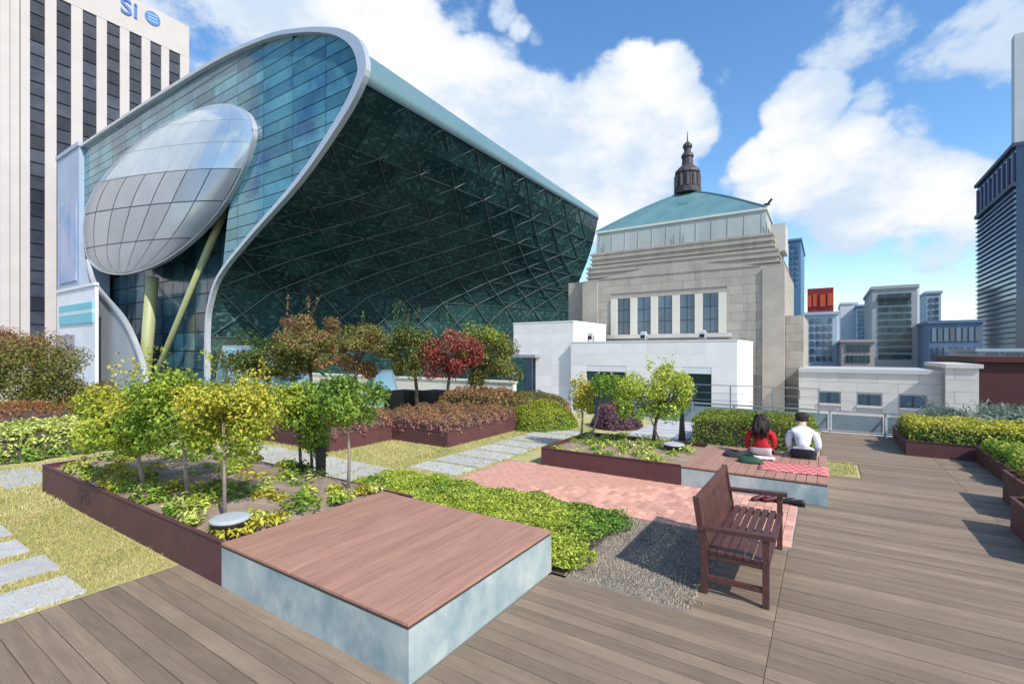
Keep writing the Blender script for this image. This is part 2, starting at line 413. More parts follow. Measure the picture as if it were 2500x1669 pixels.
def box_leaf_points(rs, x0, x1, y0, y1, z0, z1, n, depth=.12, lump=.06):
    """points in the outer layer of a box with a lumpy surface; the underside stays free"""
    A = [(y1 - y0) * (z1 - z0)] * 2 + [(x1 - x0) * (z1 - z0)] * 2 + [(x1 - x0) * (y1 - y0) * 1.3]
    A = np.array(A) / sum(A); side = rs.choice(5, n, p=A)
    u, v, w = rs.random(n), rs.random(n), rs.random(n) ** 1.5 * depth
    X = x0 + u * (x1 - x0); Y = y0 + v * (y1 - y0); Z = z0 + rs.random(n) * (z1 - z0)
    X = np.where(side == 0, x0 + w, np.where(side == 1, x1 - w, X)); Y = np.where(side == 2, y0 + w, np.where(side == 3, y1 - w, Y))
    Z = np.where(side == 4, z1 - w, Z)
    nrm = np.zeros((n, 3)); nrm[side == 0, 0] = -1; nrm[side == 1, 0] = 1; nrm[side == 2, 1] = -1; nrm[side == 3, 1] = 1; nrm[side == 4, 2] = 1
    ph = rs.random(6) * 6
    b = np.sin(X * 7 + ph[0]) * np.sin(Y * 6 + ph[1]) + .7 * np.sin(X * 15 + Z * 9 + ph[2]) * np.sin(Y * 13 + ph[3])
    P = np.stack([X, Y, Z], 1) + nrm * (b * lump)[:, None]
    e = np.maximum(Z - (z1 - .12), 0)
    P[:, 0] += np.sign((x0 + x1) / 2 - X) * e * .6; P[:, 1] += np.sign((y0 + y1) / 2 - Y) * e * .6
    return P, nrm
def hedge(name, label, cat, box, m, seed, n=5000, lsize=.07, core=None, second=None, group=None, lump=.05, jit=.8, aspect=.55):
    rs = np.random.default_rng(seed); x0, x1, y0, y1, z0, z1 = box
    t = empty(name, ((x0 + x1) / 2, (y0 + y1) / 2, z0), label, cat, group)
    n = int(n * 1.9); lsize *= .70
    P, nn = box_leaf_points(rs, *box, n, .14, lump)
    gap = np.sin(P[:, 0] * 5.3 + seed) * np.sin(P[:, 1] * 4.7 + seed * 2) * np.sin(P[:, 2] * 6 + 1) + .5 * np.sin(P[:, 0] * 12 + 2) * np.sin(P[:, 1] * 11)
    kp = (gap < .62) | (rs.random(len(P)) < .3); P, nn = P[kp], nn[kp]
    V = leaves(P, nn + np.array([0, 0, .3]), lsize, rs, aspect=aspect, jit=jit)
    if second:
        f = (P[:, 2] - z0) / (z1 - z0) + rs.normal(0, .18, len(P))
        quads_obj('foliage', V, None, t, [m, second[0]], (f > second[1]).astype(int))
    else: quads_obj('foliage', V, m, t)
    d = .11
    b = MB(); sheet_pts = []
    b.box(x0 + d, x1 - d, y0 + d, y1 - d, z0 + .01, z1 - d * 1.2); b.build('twig_core', core or M_barkd, t)
    return t
def mound(name, label, cat, c, r, m, seed, n=3500, lsize=.07, second=None, group=None):
    rs = np.random.default_rng(seed); t = empty(name, (c[0], c[1], c[2]), label, cat, group)
    n = int(n * 1.8); lsize *= .72
    d = sph(rs, n); d[:, 2] = np.abs(d[:, 2])
    ph = rs.random(3) * 6
    k = 1 + .07 * np.sin(d[:, 0] * 9 + ph[0]) * np.sin(d[:, 1] * 8 + ph[1]) - .16 * rs.random(n) ** 1.5
    P = np.array(c) + d * np.array(r) * k[:, None]
    V = leaves(P, d + np.array([0, 0, .2]), lsize, rs, jit=.7)
    if second:
        f = d[:, 2] + rs.normal(0, .2, n)
        quads_obj('foliage', V, None, t, [m, second[0]], (f > second[1]).astype(int))
    else: quads_obj('foliage', V, m, t)
    b = MB(); b.lathe((c[0], c[1], c[2] + .01), [(.8 * min(r[0], r[1]), 0), (.78 * min(r[0], r[1]), r[2] * .4), (.4 * min(r[0], r[1]), r[2] * .75), (.05, r[2] * .82)], 10); b.build('twig_core', M_barkd, t)
    return t

# ------------------------------------------------------------------ ground, terrace, deck, lawn, paths
b = MB(); sheet(b, -1500, 3000, -1500, 3000, -20, 300)
struct('ground', mat('city_ground', (.13, .13, .13), .9, var=(.10, .11, .09), vscale=.05), b)
b = MB(); b.box(-9, 16.5, -14, 34, -20, -.055); struct('roof_terrace', M_stonej, b)
b = MB(); b.box(16.52, 25, -14, 18, -20, -.9); struct('lower_roof', M_stone2, b)

deck = empty('wooden_deck', (0, 0, -.05), kind='structure')
def deck_top(x):
    if x < 2.37: return 5.84
    if x < 4.42: return 2.38
    if x < 6.5: return 1.05
    if x < 8.52: return .33
    if x < 10.75: return -.03
    if x < 12.0: return -.55
    return .1
pitch = .142; x = .26; i = 0; rn = random.Random(4)
while x < 16.35:
    top = deck_top(x + .07); x1 = x + pitch - .0045
    segs = [(-1.948, min(top, .363))]
    if top > .5: segs.append((.366, top))
    segs.append((-5.2 if x > 4 else -3.2, -1.952))
    for (a, c) in segs:
        dz = rn.uniform(-.0025, .0025)
        piece('plank', M_deck, deck, x, x1, a + .001, c - .001, -.048, dz, .04)
    x += pitch
b = MB(); b.box(-9, .25, -13.9, 5.84, -.048, 0); b.box(.25, 4, -13.9, -3.21, -.048, 0); b.box(4, 16.4, -13.9, -5.21, -.048, 0)
o = b.build('deck_border', M_deck, deck)

b = MB()
for k, (x0, x1, y0, y1) in enumerate([(-9, 2.37, 5.85, 33.9), (2.37, 16.45, 6.86, 33.9), (6.5, 16.45, 5.62, 6.86), (8.56, 16.45, 4.0, 5.62), (10.75, 12.0, -.54, 4.0), (12.0, 16.45, .11, 4.0)]):
    sheet(b, x0, x1, y0, y1, -.004, .35, .012, k)
struct('lawn', M_lawn, b)
rs = np.random.default_rng(8)
def blades(regions, n, h=.035, w=.006):
    A = np.array([(r[1] - r[0]) * (r[3] - r[2]) for r in regions]); k = rs.choice(len(regions), n, p=A / A.sum()); Rg = np.array(regions)[k]
    X = Rg[:, 0] + rs.random(n) * (Rg[:, 1] - Rg[:, 0]); Y = Rg[:, 2] + rs.random(n) * (Rg[:, 3] - Rg[:, 2])
    a = rs.random(n) * 6.28; hh = h * (.5 + rs.random(n)); lean = rs.normal(0, .5, (n, 2)) * hh[:, None]
    e = np.stack([np.cos(a), np.sin(a)], 1) * w * (.7 + .6 * rs.random(n))[:, None]
    v = np.zeros((n, 4, 3)); P = np.stack([X, Y], 1)
    v[:, 0, :2] = P - e; v[:, 1, :2] = P + e; v[:, 2, :2] = P + e * .3 + lean; v[:, 3, :2] = P - e * .3 + lean
    v[:, 2, 2] = hh; v[:, 3, 2] = hh * .96; v[:, :, 2] -= .006
    return v.reshape(-1, 3)
V = np.vstack([blades([(.2, 2.34, 5.87, 9.5)], 42000, .03, .004), blades([(1.0, 5.5, 9.5, 13.6), (5.0, 8.7, 6.9, 9.4), (6.6, 13.5, 5.65, 7.5), (10.8, 12, -.5, 1.5), (4.9, 7.1, 9.4, 13)], 60000, .04, .007)])
tag(quads_obj('lawn_grass', V, M_blade), 'short dry yellowish grass of the roof lawn', 'grass', kind='stuff')

path = empty('stone_path', (0, 0, 0), kind='structure')
y = 5.90
for k in range(8):
    piece('slab', M_slab, path, .1 - .02 * k, 1.60 + .03 * math.sin(k * 2.1), y, y + .60, -.03, .022 + .002 * (k % 3), .03); y += .87
for k in range(7):
    piece('slab', M_slab, path, .5 + .78 * k, 1.16 + .78 * k, 11.25 + .1 * k, 13.0 + .1 * k, -.03, .020 + .002 * (k % 2), .03)
for k in range(7):
    piece('slab', M_slab, path, 5.42, 6.55, 6.95 + .72 * k, 7.57 + .72 * k, -.03, .020 + .002 * (k % 2), .03)
for k in range(8):
    piece('slab', M_slab, path, 6.85 + .72 * k, 7.47 + .72 * k, 5.75, 6.95, -.03, .020 + .002 * (k % 2), .03)
for k in range(6):
    piece('slab', M_slab, path, 12.4 + .62 * k, 12.96 + .62 * k, 3.0, 4.6, -.03, .020 + .002 * (k % 2), .03)

# brick paving: two metres wide strip
bp = MB(); bp.box(6.42, 8.64, .26, 5.61, -.053, -.010)
bpave = struct('brick_path', M_joint, bp)
cells = []
bw, bl = .105, .21
yy = .35; j = 0
while yy < 5.6 - bw * .5:
    xx = 6.51 - (bl / 2 if j % 2 else 0)
    while xx < 8.55:
        a, c = max(xx, 6.51), min(xx + bl, 8.55)
        if c - a > .05: cells.append((a, c, yy, min(yy + bw, 5.6)))
        xx += bl
    yy += bw; j += 1
cells.sort(key=lambda q: q[0] * cc + q[2] * ss)
rn = random.Random(5)
for (a, c, p, q) in cells[:298]:
    piece('brick', M_brick, bpave, a + .004, c - .004, p + .004, q - .004, -.045, rn.uniform(-.002, .003), .03)
rest = MB()
for (a, c, p, q) in cells[298:]: rest.box(a + .004, c - .004, p + .004, q - .004, -.045, rn.uniform(-.002, .003))
tag(rest.build('far_bricks', M_brick, bpave), kind='stuff')

b = MB(); sheet(b, 4.33, 6.499, 1.0495, 2.225, -.006, .12, .014, 3); gbase = struct('gravel_bed', M_gravel, b)
n = 6500; X = 4.44 + rs.random(n) * 2.04; Y = 1.02 + rs.random(n) * 1.25 + np.where(rs.random(n) < .06, -rs.random(n) * .13, 0)
V = np.zeros((n, 8, 3)); s = .008 + .013 * rs.random(n)
gv, gf = [], []
for i in range(n):
    a = rs.random() * 6.28; q = s[i]
    c0, s0 = math.cos(a) * q, math.sin(a) * q
    zz = -.010 if Y[i] > 1.05 else .001
    base = len(gv)
    for (p1, p2, h) in ((c0, s0, 0), (-s0, c0, 0), (-c0, -s0, 0), (s0, -c0, 0)):
        gv.append((X[i] + p1, Y[i] + p2, zz))
    gv.append((X[i] + c0 * .2, Y[i] + s0 * .2, zz + q * 1.3))
    gf += [(base + k, base + (k + 1) % 4, base + 4) for k in range(4)]
gm = MB(); gm.add(gv, gf)
tag(gm.build('gravel', mat('gravel_pebble', (.29, .232, .172), .9, island=.40, var=(.20, .18, .145), vscale=2.5)), 'loose grey gravel beside the bench', 'gravel', kind='stuff')

# low bright green ground cover between the platform and the brick path
M_cover = leafmat('bright_ground_cover', (.38, .48, .06), (.55, .60, .10), 1.6, .35)
M_cover2 = leafmat('deep_green_cover', (.11, .25, .04), (.18, .34, .05), 2, .35)
b = MB(); sheet(b, 4.43, 6.49, 2.23, 6.85, -.01, .3, .03, 9); struct('planting_bed', mat('dark_soil', (.10, .075, .05), .95, var=(.06, .05, .035), vscale=6, bump=.6), b)
n = 48000
X = 4.45 + rs.random(n) * 2.03; Y = 2.05 + rs.random(n) * 4.8
keep = (Y > 2.25 + .35 * np.sin(X * 5) * rs.random(n) + .3 * (X - 4.45) * (rs.random(n) ** 2) * .3)
X, Y = X[keep], Y[keep]; n = len(X)
hgt = .085 + .04 * np.sin(X * 4.1 + 1) * np.sin(Y * 3.7) + .03 * np.sin(X * 11) * np.sin(Y * 9)
P = np.stack([X, Y, hgt * (.25 + .75 * rs.random(n) ** .5)], 1)
V = leaves(P, np.tile(np.array([0, 0, 1.0]), (n, 1)), .045, rs, aspect=.5, jit=.55)
dark = (np.sin(X * 2.3 + 4) * np.sin(Y * 1.9 + 1) + (X - 5.4) * .7 - (Y - 3.3) * .35 + rs.normal(0, .5, n) > .62).astype(int)
tag(quads_obj('ground_cover', V, None, None, [M_cover, M_cover2], dark), 'bright yellow green leafy ground cover beside the brown platform', 'ground cover', kind='stuff')

# ------------------------------------------------------------------ platforms and corten planters
def platform(name, label, x0, x1, y0, y1, h, seed):
    t = empty(name, ((x0 + x1) / 2, (y0 + y1) / 2, 0), label, 'platform', 'low brown platforms with zinc sides')
    th = .012
    b = MB(); b.box(x0, x0 + th, y0 + th, y1, 0, h - .046); b.build('side_panel', M_zinc, t)
    b = MB(); b.box(x0, x1, y0, y0 + th, 0, h - .046); b.build('side_panel', M_zinc, t)
    b = MB(); b.box(x1 - th, x1, y0 + th, y1, 0, h - .046); b.build('side_panel', M_zinc, t)
    b = MB(); b.box(x0 + th, x1 - th, y1 - th, y1, 0, h - .046); b.build('side_panel', M_zinc, t)
    b = MB(); b.box(x0 - .001, x1 - .006, y0 + .006, y1 - .006, h - .046, h - .0225); b.build('shadow_gap_frame', M_gapshade, t)  # frame coloured dark to paint the shadow gap under the boards
    n = round((y1 - y0) / .142); w = (y1 - y0) / n; rn = random.Random(seed)
    for k in range(n):
        piece('board', M_plat, t, x0 - .004, x1 + .004, y0 - .003 + k * w + .0045, y0 - .003 + (k + 1) * w - .0045, h - .022, h + rn.uniform(-.001, .001), .03)
    return t
platform('seating_platform', 'large empty brown board platform with blue grey zinc sides in the foreground', 2.37, 4.42, 2.40, 4.95, .43, 1)
platform('seating_platform', 'brown board platform on which the two people sit', 8.50, 10.75, -.03, 2.08, .34, 2)

def planter(label, x0, x1, y0, y1, h, soil_h, open_sides=(), seed=1, mounded=0.0, low_x1=None):
    t = empty('corten_planter', ((x0 + x1) / 2, (y0 + y1) / 2, 0), label, 'planter', 'rust brown steel planters')
    th = .02
    S = {'x0': (x0, x0 + th, y0, y1), 'x1': (x1 - th, x1, y0, y1), 'y0': (x0 + th, x1 - th, y0, y0 + th), 'y1': (x0 + th, x1 - th, y1 - th, y1)}
    for k, (a, b_, c, d) in S.items():
        if k in open_sides: continue
        hh = low_x1 if (k == 'x1' and low_x1) else h
        m = MB(); m.box(a, b_, c, d, -.01, hh); m.build('wall_panel', M_corten, t)
        m = MB()
        if k[0] == 'x': m.box(a - .012, b_ + .012, c, d, hh, hh + .012)
        else: m.box(a, b_, c - .012, d + .012, h, h + .012)
        m.build('rim', M_corten, t)
    m = MB()
    def bumpf(x, y):
        u = (x - x0) / (x1 - x0) * 2 - 1; v = (y - y0) / (y1 - y0) * 2 - 1
        drop = (soil_h - low_x1 + .03) * max(0, (u - .55) / .45) ** 1.3 if low_x1 else 0
        return mounded * max(0, 1 - u * u) * max(0, 1 - v ** 4) - drop
    sheet(m, x0 + th, x1 - th, y0 + th, y1 - th, soil_h, .14, .035, seed, bumpf); m.build('soil', M_soil, t, True)
    return t
planter('long rust brown planter with thin trees beside the foreground platform', 2.37, 4.98, 4.96, 10.8, .43, .36, ('y0',), 2, .12, low_x1=.22)
planter('rust brown planter with small trees joining the platform of the two people', 8.50, 10.75, 2.09, 4.85, .34, .27, ('y0',), 3, .06)
planter('rust brown heather planter behind the left trees, corner nearest the stone path', 6.85, 8.74, 9.45, 12.6, .36, .30, (), 4)
planter('rust brown heather planter in front of the red maple, projecting corner', 8.76, 12.0, 7.58, 10.6, .36, .30, (), 5)
planter('rust brown heather planter half hidden behind the yellow green trees', 7.05, 9.6, 12.62, 16.0, .36, .30, (), 6)
planter('low rust brown heather planter at the left edge of the photo', .5, 4.6, 18.6, 21.5, .30, .26, (), 7)
planter('rust brown planter under the clipped yellow hedge on the right', 13.7, 16.3, -4.9, -1.5, .32, .27, (), 8)
planter('rust brown planter of low green shrubs right of the deck', 11.3, 13.66, -5.2, -2.62, .30, .25, (), 9)
planter('rust brown box planter at the right edge with a red brown top', 9.15, 10.4, -4.6, -2.3, .46, .40, (), 10)
planter('nearest rust brown planter, cut by the right edge of the photo', 7.3, 8.72, -4.4, -2.0, .42, .36, (), 11)

# planting inside the planters
M_g1 = leafmat('yellow_green_leaf', (.40, .45, .045), (.25, .36, .04), 2.0)
M_g1b = leafmat('golden_leaf', (.58, .50, .06), (.47, .46, .06), 2.0)
M_g2 = leafmat('fresh_green_leaf', (.15, .29, .04), (.26, .38, .05), 2.2)
M_g3 = leafmat('dark_green_leaf', (.05, .10, .025), (.09, .15, .03), 2.0)
M_olive = leafmat('olive_leaf', (.235, .215, .05), (.14, .165, .04), 1.2)
M_red = leafmat('red_maple_leaf', (.34, .065, .05), (.24, .06, .045), 1.2)
M_rust = leafmat('rust_maple_leaf', (.35, .20, .085), (.29, .14, .08), 1.0)
M_heath = leafmat('pink_heather', (.48, .225, .185), (.37, .175, .13), 1.4)
M_heath2 = leafmat('rusty_heather', (.40, .21, .09), (.28, .18, .08), 1.4)
M_purple = leafmat('purple_shrub', (.22, .11, .165), (.15, .08, .10), 2)
M_hyel = leafmat('yellow_hedge_leaf', (.62, .57, .09), (.48, .48, .08), 2)
M_pale = leafmat('pale_green_hedge_leaf', (.66, .68, .22), (.48, .55, .14), 2)
M_pine = leafmat('grey_green_needle', (.30, .36, .29), (.19, .25, .19), 2)

def clumps(name, label, box, zf, ncl, nl, mats, seed, lsize=.07, avoid=None):
    rs = np.random.default_rng(seed); x0, x1, y0, y1 = box
    cx = x0 + rs.random(ncl) * (x1 - x0); cy = y0 + rs.random(ncl) * (y1 - y0)
    k = rs.integers(0, ncl, nl); rad = .10 + .14 * rs.random(ncl)
    d = sph(rs, nl); d[:, 2] = np.abs(d[:, 2]); q = rs.random(nl)[:, None] ** .5
    P = np.stack([cx[k], cy[k], np.zeros(nl)], 1) + d * q * rad[k][:, None] * np.array([1, 1, .75])
    P[:, 0] = np.clip(P[:, 0], x0 - .02, x1 + .02); P[:, 1] = np.clip(P[:, 1], y0 - .02, y1 + .02)
    P[:, 2] += zf
    V = leaves(P, d * .5 + np.array([0, 0, .8]), lsize, rs, aspect=.4, jit=.6)
    mi = (rs.integers(0, len(mats), ncl))[k]
    return tag(quads_obj(name, V, None, None, mats, mi), label, 'ground cover', kind='stuff')
clumps('perennials', 'low leafy perennials growing under the trees of the long planter', (2.46, 4.6, 5.05, 10.6), .42, 130, 11000, [M_g2, M_pale, M_cover, M_g1b], 21, .075)
clumps('perennials', 'low leafy perennials in the planter beside the two people', (8.6, 10.65, 2.2, 4.7), .30, 60, 4200, [M_g2, M_pale, M_cover, M_pale], 22, .07)

def tree_px(bx, by, z, cx, cy, w, h, m, label, seed, depth=None, dr=1.0, **k):
    """trunk foot at a photo pixel on a surface of height z (or at a known depth); crown size read at the same depth"""
    if depth is None:
        base = ground(bx, by, z); t = base.x * cc + base.y * ss
    else:
        t = depth; base = at_depth(bx, HOR, t); base.z = z
    c = at_depth(cx, cy, t); rx = w / 2 / F_PX * t; rz = h / 2 / F_PX * t
    k['nleaf'] = int(k.get('nleaf', 2000) * 2.5); k['lsize'] = k.get('lsize', .09) * .64; k.setdefault('nclump', 30)
    rx *= 1.12; rz *= 1.08
    return tree(tuple(base), tuple(c), (rx * dr, rx * dr, rz), m, label, seed=seed, **k)
G1 = 'young trees in the long planter'
tree_px(352, 1185, .45, 318, 1020, 250, 200, M_g1, 'bushy yellow green tree nearest the pale hedge in the long planter', 31, second=(M_g1b, -.35), group=G1, nleaf=3600, lsize=.085, trunk_r=.028, sprigs=3)
tree_px(460, 1212, .45, 440, 990, 270, 205, M_g2, 'middle of the three front trees in the long planter, green crown', 32, second=(M_g1, .15), group=G1, nleaf=3600, lsize=.08, trunk_r=.025, sprigs=3)
tree_px(548, 1262, .42, 548, 1015, 215, 205, M_g1, 'yellowish tree with thin pale trunk behind the round grey lamp', 33, second=(M_g1b, .0), group=G1, nleaf=3200, lsize=.07, trunk_r=.019, sprigs=2)
tree_px(628, 1118, .45, 590, 985, 150, 150, M_g1, 'slim pale-trunked tree right behind the yellowish front tree', 34, second=(M_g1b, -.3), group=G1, nleaf=1700, lsize=.085, trunk_r=.025)
tree_px(735, 1150, .42, 728, 995, 150, 125, M_g2, 'green tree with dark slim trunk next to the dark box', 35, second=(M_g1, .1), group=G1, nleaf=2000, lsize=.085, trunk_r=.022, bark=M_barkd)
tree_px(762, 1150, .42, 770, 1030, 95, 190, M_g2, 'narrow green tree with foliage hanging low around its stem', 36, group=G1, nleaf=1500, lsize=.08, trunk_r=.02, bark=M_barkd)
tree_px(850, 1192, .40, 845, 970, 180, 140, M_g2, 'green tree with thin pale trunk closest to the platform back corner', 37, second=(M_g3, -.6), group=G1, nleaf=2400, lsize=.075, trunk_r=.02, sprigs=2)
G2 = 'small trees in the planter by the two people'
tree_px(1419, 1064, .32, 1425, 962, 66, 105, M_g1b, 'slender tree with golden yellow leaves', 41, group=G2, nleaf=1000, lsize=.09, trunk_r=.025, jit=.7)
tree_px(1440, 1072, .32, 1490, 945, 90, 75, M_g2, 'small green tree beside the golden one', 42, group=G2, nleaf=1000, lsize=.09, trunk_r=.022)
tree_px(1595, 1082, .32, 1622, 958, 140, 130, M_g2, 'fresh green tree on a dark trunk before the dark doorway', 43, second=(M_cover, .25), group=G2, nleaf=2400, lsize=.09, trunk_r=.035, bark=M_barkd, sprigs=4)
tree_px(1616, 1086, .32, 1552, 975, 110, 120, M_g2, 'light green tree leaning left next to the dark trunk', 44, second=(M_cover, .1), group=G2, nleaf=1600, lsize=.09, trunk_r=.02)
G3 = 'maples in front of the dark glass wall'
tree_px(660, 1000, .3, 650, 880, 215, 140, M_olive, 'dark olive maple at the left end of the maple row', 51, depth=17.0, group=G3, nleaf=3200, lsize=.14, trunk_r=.06, bark=M_barkd, second=(M_g3, .0), clump=.27)
tree_px(760, 1000, .3, 752, 845, 210, 160, M_olive, 'tall olive and rust maple second from the left in the row', 52, depth=17.4, group=G3, nleaf=3400, lsize=.14, trunk_r=.06, bark=M_barkd, second=(M_rust, -.45), sprigs=3, clump=.27)
tree_px(868, 1000, .3, 868, 858, 190, 145, M_rust, 'rusty orange maple left of the black cabinets', 53, depth=17.0, group=G3, nleaf=3200, lsize=.14, trunk_r=.06, bark=M_barkd, second=(M_olive, .1), sprigs=2, clump=.27)
tree_px(1018, 1015, .3, 1005, 858, 135, 160, M_olive, 'olive maple with a long bare shoot above the black cabinets', 54, depth=16.6, group=G3, nleaf=2600, lsize=.14, trunk_r=.06, bark=M_barkd, second=(M_g3, -.4), sprigs=6, clump=.27)
tree_px(1092, 1010, .3, 1105, 872, 150, 150, M_red, 'bright red maple beside the yellow green one', 55, depth=16.4, group=G3, nleaf=2900, lsize=.13, trunk_r=.055, bark=M_barkd, second=(M_rust, -.55), clump=.27)
tree_px(1168, 1005, .3, 1190, 875, 165, 160, M_olive, 'yellow green maple next to the white annex', 56, depth=17.4, group=G3, nleaf=3200, lsize=.14, trunk_r=.06, bark=M_barkd, second=(M_g1, -.75), clump=.27)
tree_px(75, 1040, 0, 60, 905, 270, 170, M_olive, 'wide dark maple with a red top at the left edge', 57, depth=16.5, nleaf=5200, lsize=.15, trunk_r=.07, second=(M_rust, -.95), nclump=34)
tree_px(-40, 1040, 0, 5, 850, 150, 90, M_red, 'low dark red maple behind the wide olive one', 58, depth=18.5, nleaf=2400, lsize=.15, trunk_r=.07, second=(M_rust, -.3))
tree_px(190, 1010, 0, 215, 985, 150, 110, M_rust, 'reddish brown shrub tree behind the pale hedge', 59, depth=17, nleaf=2400, lsize=.14, trunk_r=.05, second=(M_olive, -.1))

# hedges and shrubs
hedge('hedge', 'long pale yellow green hedge at the left behind the long planter', 'hedge', (.6, 5.2, 13.9, 15.3, 0, .72), M_g2, 61, 9000, .11, second=(M_pale, .42), lump=.08)
hedge('hedge', 'clipped yellow topped hedge on the right side of the deck', 'hedge', (13.74, 15.35, -4.8, -1.55, .27, .74), M_g2, 62, 8500, .085, second=(M_hyel, .62), lump=.05)
hedge('hedge', 'low clipped green hedge behind the two people', 'hedge', (12.15, 14.1, .2, 2.75, 0, .74), M_g2, 63, 8500, .075, second=(leafmat('hedge_green', (.27, .31, .045), (.19, .26, .04), 2), .4), lump=.04)
hedge('heather', 'pink brown heather filling the projecting planter in front of the red maple', 'heather', (8.80, 11.95, 7.62, 10.5, .27, .66), M_heath, 64, 9500, .10, second=(M_heath2, .8), lump=.10, aspect=.35)
hedge('heather', 'pink brown heather in the planter nearest the stone path', 'heather', (6.89, 8.70, 9.49, 12.5, .27, .68), M_heath, 65, 6500, .10, second=(M_heath2, .7), lump=.11, aspect=.35)
hedge('heather', 'pink brown heather seen between the young trees', 'heather', (7.1, 9.5, 12.7, 15.9, .27, .62), M_heath, 66, 5000, .11, second=(M_heath2, .8), lump=.11, aspect=.35)
hedge('heather', 'rusty orange heather at the left edge of the photo', 'heather', (.55, 4.55, 18.65, 21.4, .23, .72), M_heath, 67, 6000, .12, second=(leafmat('orange_heather', (.36, .16, .05), (.24, .12, .05), 1.2), .62), lump=.1, aspect=.35)
hedge('shrub_row', 'loose brownish shrubs between the heather and the round yellow green bush', 'shrub', (11.9, 13.6, 8.6, 10.6, 0, 1.0), M_olive, 68, 4200, .11, second=(M_heath2, .7), lump=.12)
mound('round_bush', 'rounded yellow green bush before the white annex', 'bush', (12.75, 7.25, -.02), (1.15, 1.0, .82), M_g2, 69, 6500, .075, second=(leafmat('chartreuse_leaf', (.36, .38, .03), (.26, .32, .03), 2), .3))
mound('round_bush', 'purple leaved bush behind the small trees', 'bush', (14.0, 5.35, -.02), (.8, .75, .78), M_purple, 70, 3600, .085, second=(M_heath, .9))
mound('round_bush', 'flat dark bush at the foot of the white annex', 'bush', (15.4, 9.2, -.02), (1.5, 1.5, .85), M_heath2, 71, 4500, .10, second=(M_olive, .6))
hedge('low_shrubs', 'low green shrubs in the planter right of the deck', 'shrub', (11.36, 13.6, -5.1, -2.68, .22, .5), M_g2, 72, 5200, .085, second=(M_cover, .95), lump=.07)
hedge('low_shrubs', 'red brown shrubs on the box planter at the right edge', 'shrub', (9.2, 10.35, -4.5, -2.36, .38, .56), M_rust, 73, 2600, .08, second=(M_olive, .7), lump=.05)
hedge('low_shrubs', 'shrubs on the nearest right planter', 'shrub', (7.35, 8.67, -4.3, -2.06, .34, .5), M_g3, 74, 2400, .08, lump=.05)
def juniper(label, c, seed, n=3000):
    rs = np.random.default_rng(seed); t = empty('juniper', c, label, 'shrub')
    Vs = []; b = MB()
    for k in range(26):
        a = rs.random() * 6.28; up = .25 + .6 * rs.random(); L_ = .7 + .7 * rs.random()
        d = np.array([math.cos(a), math.sin(a), up]); d /= np.linalg.norm(d)
        p0 = np.array(c) + np.array([0, 0, .1]); p1 = p0 + d * L_ * np.array([1, 1, .75])
        b.tube([tuple(p0), tuple((p0 + p1) / 2 + np.array([0, 0, .05])), tuple(p1)], [.03, .02, .006], 5)
        u = .3 + .75 * rs.random(n // 26)
        P = p0 + (p1 - p0) * u[:, None] + rs.normal(0, .09, (n // 26, 3))
        Vs.append(leaves(P, np.tile(d, (n // 26, 1)), .15, rs, aspect=.16, jit=.5))
    quads_obj('foliage', np.vstack(Vs), M_pine, t); b.build('branches', M_barkd, t)
juniper('spreading grey green juniper behind the clipped yellow hedge', (15.95, -3.2, .28), 75, 5000)
juniper('second grey green juniper cut by the right edge of the photo', (15.85, -4.1, .28), 76, 4500)

# ------------------------------------------------------------------ small garden fittings
def uplight(label, c, r):
    t = empty('garden_lamp', c, label, 'lamp', 'round garden uplights')
    b = MB(); b.tube([(c[0], c[1], c[2]), (c[0], c[1], c[2] + .06)], [.03, .03], 8); b.build('stake', M_black, t)
    z = c[2] + .05
    b = MB(); b.lathe((c[0], c[1], z), [(r * .55, 0), (r * .92, .02), (r, .055), (r, .075)], 24); b.build('housing', M_black, t, True)
    b = MB(); b.lathe((c[0], c[1], z + .076), [(r * 1.03, 0), (r * 1.03, .018), (r * .85, .03), (r * .2, .036)], 24); b.build('lens_cover', M_lampgrey, t)
uplight('round grey garden lamp beside the corner of the foreground platform', tuple(ground(562, 1296, .42)), .185)
uplight('round grey garden lamp beside the platform of the two people', tuple(ground(1645, 1100, .30)), .20)
def post_box(name, label, c, w, d, h, taper=1.0):
    t = empty(name, c, label, 'post')
    b = MB(); b.lathe((c[0], c[1], c[2]), [(w * .72, 0), (w * .72, h * .05), (w * .62, h * .06), (w * .62 * taper, h * .86)], 4, rot=math.pi / 4); b.build('body', M_black, t)
    b = MB(); b.lathe((c[0], c[1], c[2] + h * .86), [(w * .72 * taper, 0), (w * .74 * taper, h * .08), (w * .4 * taper, h * .14)], 4, rot=math.pi / 4); b.build('cap', M_black, t)
p = ground(783, 1158, .42); post_box('garden_speaker', 'dark box shaped garden post among the planter trees', tuple(p), .12, .12, .42)
p = ground(1665, 1078, 0); post_box('bollard', 'slim dark tapered post at the end of the low hedge', tuple(p), .16, .16, .78, .6)

